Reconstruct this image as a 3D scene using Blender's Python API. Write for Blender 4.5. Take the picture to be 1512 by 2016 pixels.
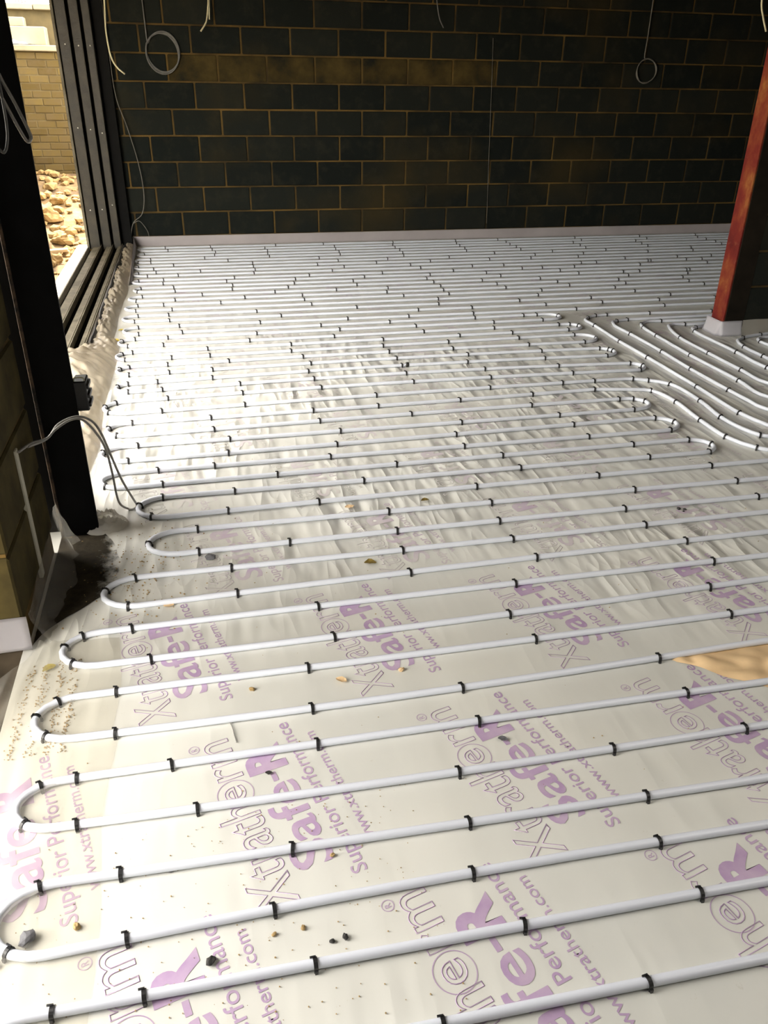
import bpy, bmesh, math, random
from mathutils import Vector, Matrix, noise
random.seed(7)
R = math.radians
sc = bpy.context.scene
for o in list(bpy.data.objects):
    bpy.data.objects.remove(o)
COL = sc.collection

# ------------------------------------------------------------------ camera
PITCH, YAW, ROLL = 0.49421485, 0.22421075, 0.01537887
cam_d = bpy.data.cameras.new('camera'); cam = bpy.data.objects.new('camera', cam_d); COL.objects.link(cam)
cam_d.sensor_fit = 'VERTICAL'; cam_d.sensor_height = 24.0
cam_d.lens = 1572.996 / 2016.0 * 24.0
cam_d.clip_start = 0.02; cam_d.clip_end = 200
fw = Vector((math.sin(YAW) * math.cos(PITCH), math.cos(YAW) * math.cos(PITCH), -math.sin(PITCH)))
rg = Vector((math.cos(YAW), -math.sin(YAW), 0)); up = rg.cross(fw)
r2 = rg * math.cos(ROLL) + up * math.sin(ROLL); u2 = up * math.cos(ROLL) - rg * math.sin(ROLL)
cam.matrix_world = Matrix(((r2.x, u2.x, -fw.x, 0.1349), (r2.y, u2.y, -fw.y, -8.5345), (r2.z, u2.z, -fw.z, 1.46794), (0, 0, 0, 1)))
sc.camera = cam

# ------------------------------------------------------------------ light
SKY = 23.5
SUN = 30.0
w = bpy.data.worlds.new('world'); sc.world = w; w.use_nodes = True
wt = w.node_tree; bg = wt.nodes['Background']
st = wt.nodes.new('ShaderNodeTexSky'); st.sky_type = 'NISHITA'; st.sun_disc = False; st.sun_elevation = R(56); st.sun_rotation = R(-20)
st.air_density = 1.0; st.dust_density = 1.0; st.ozone_density = 1.0; st.altitude = 50
sm_ = wt.nodes.new('ShaderNodeVectorMath'); sm_.operation = 'SCALE'; sm_.inputs['Scale'].default_value = 0.10; wt.links.new(st.outputs[0], sm_.inputs[0])
hz = wt.nodes.new('ShaderNodeMix'); hz.data_type = 'RGBA'; hz.inputs[0].default_value = 0.62; wt.links.new(sm_.outputs[0], hz.inputs[6]); hz.inputs[7].default_value = (1.0, 0.89, 0.71, 1)   # thin bright cloud
wt.links.new(hz.outputs[2], bg.inputs[0]); bg.inputs[1].default_value = SKY
sd = bpy.data.lights.new('sun', 'SUN'); sd.energy = SUN; sd.color = (1.0, 0.88, 0.68); sd.angle = R(0.6)
so = bpy.data.objects.new('sun', sd); COL.objects.link(so)
SAZ, SEL = R(20), R(56)
to_sun = Vector((-math.sin(SAZ) * math.cos(SEL), math.cos(SAZ) * math.cos(SEL), math.sin(SEL)))
so.rotation_euler = to_sun.to_track_quat('Z', 'Y').to_euler()
def portal(name, loc, rot, sx, sy):                      # guides sky sampling through an opening, gives no light itself
    l = bpy.data.lights.new(name, 'AREA'); l.shape = 'RECTANGLE'; l.size = sx; l.size_y = sy; l.cycles.is_portal = True
    o = bpy.data.objects.new(name, l); COL.objects.link(o); o.location = loc; o.rotation_euler = rot
portal('window_portal', (-1.02, -2.85, 1.15), (0, R(-90), 0), 2.3, 5.5)
portal('doorway_portal', (-1.02, -7.35, .95), (0, R(-90), 0), 1.9, .9)
portal('added_opening_portal', (2.75, -8.4, 2.76), (0, 0, 0), 1.1, .8)  # for the opening added in the ceiling to light the near floor
vs = sc.view_settings
vs.view_transform = 'Standard'; vs.look = 'None'; vs.gamma = 1.0; vs.use_curve_mapping = False
vs.exposure = 0.0

# ------------------------------------------------------------------ helpers
def tag(o, label=None, cat=None, group=None, kind=None):
    if label: o['label'] = label
    if cat: o['category'] = cat
    if group: o['group'] = group
    if kind: o['kind'] = kind
    return o
def obj(name, me, mat=None, parent=None, loc=None, rot=None):
    if isinstance(me, bmesh.types.BMesh):
        b = me; me = bpy.data.meshes.new(name); b.to_mesh(me); b.free()
    if mat is not None and not me.materials: me.materials.append(mat)
    o = bpy.data.objects.new(name, me); COL.objects.link(o)
    if parent is not None: o.parent = parent
    if loc is not None: o.location = loc
    if rot is not None: o.rotation_euler = rot
    return o
def empty(name, loc=(0, 0, 0), rz=0):
    o = bpy.data.objects.new(name, None); COL.objects.link(o); o.location = loc; o.rotation_euler = (0, 0, rz); o.empty_display_size = .1
    return o
def box(bm, x0, x1, y0, y1, z0, z1, bev=0):
    r = bmesh.ops.create_cube(bm, size=1, matrix=Matrix.Translation(((x0 + x1) / 2, (y0 + y1) / 2, (z0 + z1) / 2)) @ Matrix.Diagonal((x1 - x0, y1 - y0, z1 - z0, 1)))
    if bev:
        es = list({e for v in r['verts'] for e in v.link_edges})
        bmesh.ops.bevel(bm, geom=es, offset=bev, segments=1, affect='EDGES')
    return bm
def B(*a, bev=0):
    return box(bmesh.new(), *a, bev=bev)
def tube(bm, pts, rad, n=8, cap=True, uv=False, taper=None):
    pts = [Vector(p) for p in pts]; rings = []; up = Vector((0, 0, 1)); L = [0.0]
    for a, b in zip(pts, pts[1:]): L.append(L[-1] + (b - a).length)
    prev = None
    for i, p in enumerate(pts):
        t = (pts[min(i + 1, len(pts) - 1)] - pts[max(i - 1, 0)]).normalized()
        if prev is None:
            s = t.cross(up if abs(t.z) < .9 else Vector((1, 0, 0))).normalized()
        else:
            s = (prev - t * prev.dot(t)).normalized()
        prev = s; q = s.cross(t)
        rr = rad if taper is None else rad * taper(i / (len(pts) - 1))
        rings.append([bm.verts.new(p + (s * math.cos(2 * math.pi * k / n) + q * math.sin(2 * math.pi * k / n)) * rr) for k in range(n)])
    lay = bm.loops.layers.uv.verify() if uv else None
    for i in range(len(rings) - 1):
        for k in range(n):
            f = bm.faces.new((rings[i][k], rings[i][(k + 1) % n], rings[i + 1][(k + 1) % n], rings[i + 1][k])); f.smooth = True
            if uv:
                for lp, (u, v) in zip(f.loops, ((L[i], k / n), (L[i], (k + 1) / n), (L[i + 1], (k + 1) / n), (L[i + 1], k / n))): lp[lay].uv = (u, v)
    if cap:
        bm.faces.new(rings[0][::-1]); bm.faces.new(rings[-1])
    return bm
def crom(P, m=6):
    P = [Vector(p) for p in P]; P = [2 * P[0] - P[1]] + P + [2 * P[-1] - P[-2]]; out = []
    for i in range(1, len(P) - 2):
        a, b, c, d = P[i - 1:i + 3]
        for k in range(m):
            t = k / m
            out.append(.5 * (2 * b + (c - a) * t + (2 * a - 5 * b + 4 * c - d) * t * t + (3 * b - a - 3 * c + d) * t ** 3))
    out.append(P[-2]); return out
def grid(bm, nu, nv, f, smooth=True):
    V = [[bm.verts.new(f(i / nu, j / nv)) for j in range(nv + 1)] for i in range(nu + 1)]
    for i in range(nu):
        for j in range(nv):
            q = bm.faces.new((V[i][j], V[i + 1][j], V[i + 1][j + 1], V[i][j + 1])); q.smooth = smooth
    return bm
def fn(x, y=0, z=0): return noise.noise(Vector((x, y, z)))
def rock(seed, sx, sy, sz, sub=2, rough=.35, flat=True):
    bm = bmesh.new(); bmesh.ops.create_icosphere(bm, subdivisions=sub, radius=1)
    for v in bm.verts:
        d = 1 + rough * fn(v.co.x * 1.3 + seed * 7.1, v.co.y * 1.3, v.co.z * 1.3) + rough * .4 * fn(v.co.x * 3.1 + seed, v.co.y * 3.1, v.co.z * 3.1)
        v.co = Vector((v.co.x * d * sx, v.co.y * d * sy, v.co.z * d * sz))
    z0 = min(v.co.z for v in bm.verts)
    for v in bm.verts: v.co.z = max(v.co.z - z0 - sz * .25, 0)
    return bm

# ------------------------------------------------------------------ materials
class NT:
    def __init__(s, name):
        s.m = bpy.data.materials.new(name); s.m.use_nodes = True; s.t = s.m.node_tree; s.b = s.t.nodes['Principled BSDF']
    def n(s, typ, **kw):
        nd = s.t.nodes.new(typ)
        for k, v in kw.items():
            if k.startswith('i_'):
                key = k[2:]
                nd.inputs[int(key) if key.isdigit() else key.replace('_', ' ')].default_value = v
            else: setattr(nd, k, v)
        return nd
    def l(s, a, b): s.t.links.new(a, b)
    def noise(s, scale, detail=3, vec=None, rough=.55):
        nd = s.n('ShaderNodeTexNoise', i_Scale=scale, i_Detail=detail, i_Roughness=rough)
        if vec is not None: s.l(vec, nd.inputs['Vector'])
        return nd.outputs['Fac']
    def coord(s, kind='Object'): return s.n('ShaderNodeTexCoord').outputs[kind]
    def mapping(s, vec, sc=(1, 1, 1), rot=(0, 0, 0), loc=(0, 0, 0)):
        nd = s.n('ShaderNodeMapping'); s.l(vec, nd.inputs[0]); nd.inputs['Scale'].default_value = sc; nd.inputs['Rotation'].default_value = rot; nd.inputs['Location'].default_value = loc
        return nd.outputs[0]
    def ramp(s, fac, stops):
        nd = s.n('ShaderNodeValToRGB'); s.l(fac, nd.inputs[0]); cr = nd.color_ramp
        while len(cr.elements) < len(stops): cr.elements.new(.5)
        for e, (p, c) in zip(cr.elements, stops):
            e.position = p; e.color = c if len(c) == 4 else (*c, 1)
        return nd.outputs[0]
    def mix(s, fac, a, b, mode='MIX'):
        nd = s.n('ShaderNodeMix', data_type='RGBA', blend_type=mode)
        for v, k in ((fac, 0), (a, 6), (b, 7)):
            if hasattr(v, 'is_output'): s.l(v, nd.inputs[k])
            else: nd.inputs[k].default_value = v if not isinstance(v, tuple) or len(v) == 4 else (*v, 1)
        return nd.outputs[2]
    def math(s, op, a, b=None):
        nd = s.n('ShaderNodeMath', operation=op)
        for i, v in enumerate((a, b)):
            if v is None: continue
            if hasattr(v, 'is_output'): s.l(v, nd.inputs[i])
            else: nd.inputs[i].default_value = v
        return nd.outputs[0]
    def base(s, c, rough=.6, spec=.5, metal=0):
        if hasattr(c, 'is_output'): s.l(c, s.b.inputs['Base Color'])
        else: s.b.inputs['Base Color'].default_value = (*c, 1)
        if hasattr(rough, 'is_output'): s.l(rough, s.b.inputs['Roughness'])
        else: s.b.inputs['Roughness'].default_value = rough
        s.b.inputs['Specular IOR Level'].default_value = spec; s.b.inputs['Metallic'].default_value = metal
        return s
    def bump(s, h, strength=.3, dist=.01):
        nd = s.n('ShaderNodeBump'); nd.inputs['Strength'].default_value = strength; nd.inputs['Distance'].default_value = dist
        s.l(h, nd.inputs['Height']); s.l(nd.outputs[0], s.b.inputs['Normal'])
def simple(name, c, rough=.6, var=.15, scale=20, spec=.5, metal=0, bump=0):
    t = NT(name); v = t.noise(scale, 4, t.coord())
    t.base(t.mix(t.ramp(v, [(.3, (0, 0, 0)), (.7, (1, 1, 1))]), tuple(x * (1 - var) for x in c), tuple(min(1, x * (1 + var)) for x in c)), rough, spec, metal)
    if bump: t.bump(v, bump, .004)
    return t.m
M = {}
# insulation boards under the clear sheet: off-white foil, soft blotches, crease relief of the sheet lying on it
t = NT('foil_board_floor'); co = t.coord()
blot = t.noise(1.7, 4, co); fine = t.noise(9, 5, co); dirt = t.noise(34, 6, co, .7)
c = t.mix(t.ramp(blot, [(.35, (0, 0, 0)), (.68, (1, 1, 1))]), (.655, .66, .62), (.71, .705, .65))
c = t.mix(t.ramp(fine, [(.42, (0, 0, 0)), (.75, (.55, .55, .55))]), c, (.70, .695, .655))
c = t.mix(t.ramp(dirt, [(.66, (0, 0, 0)), (.80, (.5, .5, .5))]), c, (.34, .30, .19))
def ridge(sc_, rot, m, d=3):                                        # sharp crease lines: 1 - |noise - .5|
    nz = t.noise(sc_, d, t.mapping(co, m, (0, 0, R(rot))), .5); ab = t.n('ShaderNodeMath', operation='ABSOLUTE'); t.l(t.math('SUBTRACT', nz, .5), ab.inputs[0])
    return t.math('SUBTRACT', 1.0, t.math('MULTIPLY', ab.outputs[0], 4.0))
sepc = t.n('ShaderNodeSeparateXYZ'); t.l(co, sepc.inputs[0])
yy = t.math('ADD', sepc.outputs[1], t.math('MULTIPLY', t.noise(.8, 2, co), 1.2))
mr = t.n('ShaderNodeMapRange', interpolation_type='SMOOTHSTEP'); t.l(yy, mr.inputs[0]); mr.inputs[1].default_value = -6.3; mr.inputs[2].default_value = -5.4; mr.inputs[3].default_value = .10; mr.inputs[4].default_value = 1.0
mr2 = t.n('ShaderNodeMapRange', interpolation_type='SMOOTHSTEP'); t.l(yy, mr2.inputs[0]); mr2.inputs[1].default_value = -3.6; mr2.inputs[2].default_value = -2.4; mr2.inputs[3].default_value = 1.0; mr2.inputs[4].default_value = .3
zone = t.math('MULTIPLY', mr.outputs[0], mr2.outputs[0])
pat = t.ramp(t.noise(1.3, 2, co), [(.38, (.25, .25, .25)), (.60, (1, 1, 1))])
h = t.math('MULTIPLY', t.math('ADD', ridge(2.3, -34, (3.0, .6, 1), 2), t.math('MULTIPLY', ridge(3.2, -10, (2.4, .5, 1), 2), .7)), t.math('MULTIPLY', zone, pat))
h = t.math('ADD', h, t.math('MULTIPLY', t.noise(3.5, 3, t.mapping(co, (1.6, .5, 1), (0, 0, R(20)))), .35))
t.base(c, t.ramp(fine, [(.3, (.30, .30, .30)), (.7, (.45, .45, .45))]), .5); t.bump(h, .8, .019); M['floor'] = t.m
t = NT('purple_print'); v = t.noise(14, 4, t.coord())
t.base(t.mix(t.ramp(v, [(.35, (0, 0, 0)), (.7, (1, 1, 1))]), (.43, .30, .48), (.54, .42, .55)), .4, .4); M['print'] = t.m
for nm, amt in (('print_hazy', .55), ('print_faint', .82)):          # print blurred by the cloudy sheet where it lies loose
    t = NT(nm); gp = t.n('ShaderNodeNewGeometry').outputs['Position']; v = t.noise(7, 4, gp)
    f = t.ramp(v, [(.35, (amt - .25,) * 3), (.62, (min(1, amt + .22),) * 3)])
    t.base(t.mix(f, (.47, .33, .50), (.69, .68, .63)), .4, .4); M[nm] = t.m
t = NT('pipe_plastic'); uvn = t.n('ShaderNodeUVMap'); sep = t.n('ShaderNodeSeparateXYZ'); t.l(uvn.outputs[0], sep.inputs[0])
u, v = sep.outputs[0], sep.outputs[1]
band = t.math('MULTIPLY', t.math('GREATER_THAN', v, .60), t.math('LESS_THAN', v, .67))
seg = t.math('LESS_THAN', t.math('FRACT', t.math('MULTIPLY', u, .62)), .28)
comb = t.n('ShaderNodeCombineXYZ'); t.l(t.math('MULTIPLY', u, 330), comb.inputs[0]); t.l(t.math('MULTIPLY', v, 26), comb.inputs[1])
ink = t.math('GREATER_THAN', t.noise(1.0, 1, comb.outputs[0]), .54)
ink = t.math('MULTIPLY', t.math('MULTIPLY', band, seg), ink)
t.base(t.mix(t.math('MULTIPLY', ink, .75), (.73, .765, .85), (.08, .08, .09)), .34, .45); M['pipe'] = t.m
M['clip'] = simple('black_plastic', (.012, .012, .013), .45, .2)
t = NT('dark_block'); oi = t.n('ShaderNodeObjectInfo'); co = t.coord(); geo = t.n('ShaderNodeNewGeometry')
big = t.noise(.8, 3, geo.outputs['Position']); med = t.noise(6, 5, geo.outputs['Position'], .65); gr = t.noise(120, 3, geo.outputs['Position'])
c = t.mix(oi.outputs['Random'], (.008, .0105, .0095), (.015, .017, .014))
c = t.mix(t.ramp(med, [(.5, (0, 0, 0)), (.78, (.8, .8, .8))]), c, (.026, .025, .018))
c = t.mix(t.ramp(big, [(.52, (0, 0, 0)), (.72, (.55, .55, .55))]), c, (.050, .036, .012))
c = t.mix(t.ramp(gr, [(.62, (0, 0, 0)), (.75, (.5, .5, .5))]), c, (.024, .024, .021))
t.base(c, .9, .12); t.bump(t.math('ADD', gr, t.math('MULTIPLY', med, .8)), .5, .004); M['block'] = t.m
t = NT('stained_block'); geo = t.n('ShaderNodeNewGeometry'); med = t.noise(3.5, 5, geo.outputs['Position'], .6); gr = t.noise(120, 3, geo.outputs['Position'])
t.base(t.ramp(med, [(.35, (.012, .0125, .010)), (.5, (.040, .030, .011)), (.68, (.075, .053, .017))]), .9, .12); t.bump(gr, .5, .004); M['block_stained'] = t.m
t = NT('ochre_mortar'); geo = t.n('ShaderNodeNewGeometry'); pn = t.noise(2.2, 4, geo.outputs['Position']); gr = t.noise(70, 4, geo.outputs['Position'])
c = t.mix(t.ramp(pn, [(.30, (0, 0, 0)), (.70, (1, 1, 1))]), (.014, .012, .008), (.17, .105, .028))
t.base(t.mix(t.ramp(gr, [(.3, (.3, .3, .3)), (.7, (0, 0, 0))]), c, (.05, .04, .022)), .95, .2); t.bump(gr, .6, .005); M['mortar'] = t.m
M['strip'] = simple('white_edge_foam', (.40, .365, .375), .5, .10, 3)
t = NT('polythene_sheet'); v = t.noise(9, 4, t.coord())
tr = t.n('ShaderNodeBsdfTranslucent'); tr.inputs[0].default_value = (.80, .78, .72, 1)
tp = t.n('ShaderNodeBsdfTransparent'); tp.inputs[0].default_value = (.95, .94, .91, 1)
t.base((.74, .72, .66), .28, .5); t.bump(t.noise(30, 4, t.coord()), .3, .006)
m1 = t.n('ShaderNodeMixShader', i_0=.35); t.l(t.b.outputs[0], m1.inputs[1]); t.l(tr.outputs[0], m1.inputs[2])
m2 = t.n('ShaderNodeMixShader', i_0=.42); t.l(m1.outputs[0], m2.inputs[1]); t.l(tp.outputs[0], m2.inputs[2])
t.l(m2.outputs[0], t.t.nodes['Material Output'].inputs[0]); M['poly'] = t.m
pc = t.m.copy(); pc.name = 'polythene_sheet_clear'; [setattr(nd.inputs[0], 'default_value', .80) for nd in pc.node_tree.nodes if nd.type == 'MIX_SHADER' and abs(nd.inputs[0].default_value - .42) < .01]; M['poly_clear'] = pc
pd = pc.copy(); pd.name = 'polythene_sheet_dusty'
for nd in pd.node_tree.nodes:
    if nd.type == 'BSDF_PRINCIPLED': nd.inputs['Base Color'].default_value = (.62, .55, .44, 1)
    if nd.type == 'BSDF_TRANSLUCENT': nd.inputs[0].default_value = (.42, .35, .25, 1)
    if nd.type == 'MIX_SHADER' and abs(nd.inputs[0].default_value - .80) < .01: nd.inputs[0].default_value = .30
M['poly_dusty'] = pd
M['hardcore'] = simple('dark_hardcore', (.035, .027, .018), .95, .5, 9, .2, bump=.6)
M['pier_white'] = simple('pier_white', (.50, .49, .53), .5, .05, 3)
M['white_wrap'] = simple('white_wrap', (.82, .81, .87), .45, .05, 3)
t = NT('painted_shade_dirt'); gc = t.n('ShaderNodeTexCoord').outputs['Generated']; sx_ = t.n('ShaderNodeSeparateXYZ'); t.l(gc, sx_.inputs[0]); v = t.noise(22, 4, t.coord(), .7)
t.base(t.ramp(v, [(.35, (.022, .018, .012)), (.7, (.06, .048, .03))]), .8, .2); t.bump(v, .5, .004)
t.l(t.ramp(t.math('ADD', sx_.outputs[0], t.math('MULTIPLY', t.math('SUBTRACT', v, .5), .9)), [(.66, (1, 1, 1)), (.92, (0, 0, 0))]), t.b.inputs['Alpha']); M['shade_dirt_film'] = t.m  # soil colour darkened to carry the pier's shade, faded at the edge
M['post_shade_paint'] = simple('post_shade_paint', (.012, .009, .006), .9, .4, 8, .15)  # near-black standing in for shade on the red post's side
M['black_steel'] = simple('black_steel', (.0035, .0035, .004), .7, .4, 12, .12)
t = NT('lit_edge_steel'); v = t.noise(18, 5, t.coord(), .7)
t.base(t.ramp(v, [(.40, (.008, .008, .008)), (.60, (.085, .055, .035))]), .7, .3); M['edge_light_paint'] = t.m  # light along the flange edge, painted as brown over black
t = NT('red_oxide_steel'); co = t.coord(); a = t.noise(3.5, 5, t.mapping(co, (1, 1, .7)), .65); b2 = t.noise(20, 5, co, .7)
c = t.ramp(a, [(.32, (.085, .008, .008)), (.45, (.14, .016, .011)), (.54, (.19, .042, .016)), (.64, (.29, .12, .03))])
t.base(t.mix(t.ramp(b2, [(.62, (0, 0, 0)), (.78, (.7, .7, .7))]), c, (.24, .11, .05)), .75, .2); t.bump(b2, .2, .003); M['red'] = t.m
t = NT('bronze_frame'); co = t.coord(); v = t.noise(9, 4, co); s2 = t.noise(160, 2, co)
t.base(t.mix(t.ramp(v, [(.3, (0, 0, 0)), (.7, (1, 1, 1))]), (.022, .020, .015), (.045, .037, .025)), t.ramp(s2, [(.4, (.45, .45, .45)), (.6, (.65, .65, .65))]), .4); M['frame'] = t.m
t = NT('dusty_track'); co = t.coord(); v = t.noise(7, 5, co, .7)
t.base(t.ramp(v, [(.30, (.09, .082, .06)), (.55, (.19, .172, .13)), (.78, (.27, .245, .185))]), .7, .15); M['track'] = t.m
M['groove'] = simple('groove_black', (.004, .004, .004), .8, .2, 20, .15)
M['sill'] = simple('white_sill', (.78, .76, .70), .5, .05)
M['concrete'] = simple('ceiling_board', (.15, .14, .12), .9, .2, 2)
M['plaster_out'] = simple('outside_render', (.45, .42, .36), .9, .1, 2)
M['ochre_block'] = simple('ochre_block', (.054, .042, .014), .95, .5, 7, .2, bump=.4)
M['cable_pale'] = simple('pale_cable', (.62, .58, .38), .5, .1)
M['cable_grey'] = simple('grey_cable', (.30, .29, .27), .5, .1)
M['cable_dim'] = simple('dim_cable', (.13, .13, .125), .6, .2)
M['line_dim'] = simple('dim_line', (.16, .15, .13), .7, .3)
M['cable_thin'] = simple('thin_wire', (.17, .16, .14), .6, .2)
M['batten'] = simple('pale_batten', (.52, .50, .40), .7, .08)
t = NT('soil'); geo = t.n('ShaderNodeNewGeometry'); v = t.noise(5, 6, geo.outputs['Position'], .7); v2 = t.noise(1.6, 4, geo.outputs['Position'])
c = t.ramp(v, [(.3, (.06, .035, .018)), (.5, (.17, .11, .05)), (.7, (.30, .21, .105))])
t.base(t.mix(t.ramp(v2, [(.42, (0, 0, 0)), (.6, (.7, .7, .7))]), c, (.13, .095, .062)), .95, .2); t.bump(v, .8, .05); M['soil'] = t.m
M['rock_ochre'] = simple('ochre_rubble', (.24, .16, .07), .95, .35, 14, .2, bump=.5)
M['rock_grey'] = simple('grey_rubble', (.19, .175, .15), .95, .3, 14, .2, bump=.5)
M['timber'] = simple('offcut_timber', (.40, .31, .19), .8, .12, 8)
t = NT('garden_brick'); oi = t.n('ShaderNodeObjectInfo'); geo = t.n('ShaderNodeNewGeometry'); v = t.noise(9, 5, geo.outputs['Position'], .7)
c = t.mix(oi.outputs['Random'], (.066, .046, .014), (.105, .076, .026))
t.base(t.mix(t.ramp(v, [(.42, (0, 0, 0)), (.7, (.7, .7, .7))]), c, (.085, .062, .034)), .95, .2); M['gbrick'] = t.m
M['gmortar'] = simple('garden_mortar', (.085, .065, .028), .95, .2, 10)
M['stone_pale'] = simple('pale_stone', (.24, .21, .145), .9, .12, 6)
M['leaf_green'] = simple('leaf_green', (.10, .17, .02), .6, .4, 8)
M['leaf_red'] = simple('leaf_brown', (.07, .025, .016), .6, .4, 8)
M['leaf_olive'] = simple('dry_leaf', (.20, .14, .025), .7, .4, 40)
M['leaf_yellow'] = simple('yellow_leaf', (.52, .42, .08), .7, .3, 40)
M['pebble_grey'] = simple('grey_pebble', (.13, .13, .14), .8, .3, 60)
M['pebble_tan'] = simple('tan_pebble', (.38, .26, .11), .8, .3, 60)
M['chip_dark'] = simple('dark_chip', (.03, .028, .026), .8, .3, 60)
M['kraft'] = simple('kraft_tan', (.74, .53, .30), .75, .15, 9, .3)
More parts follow.
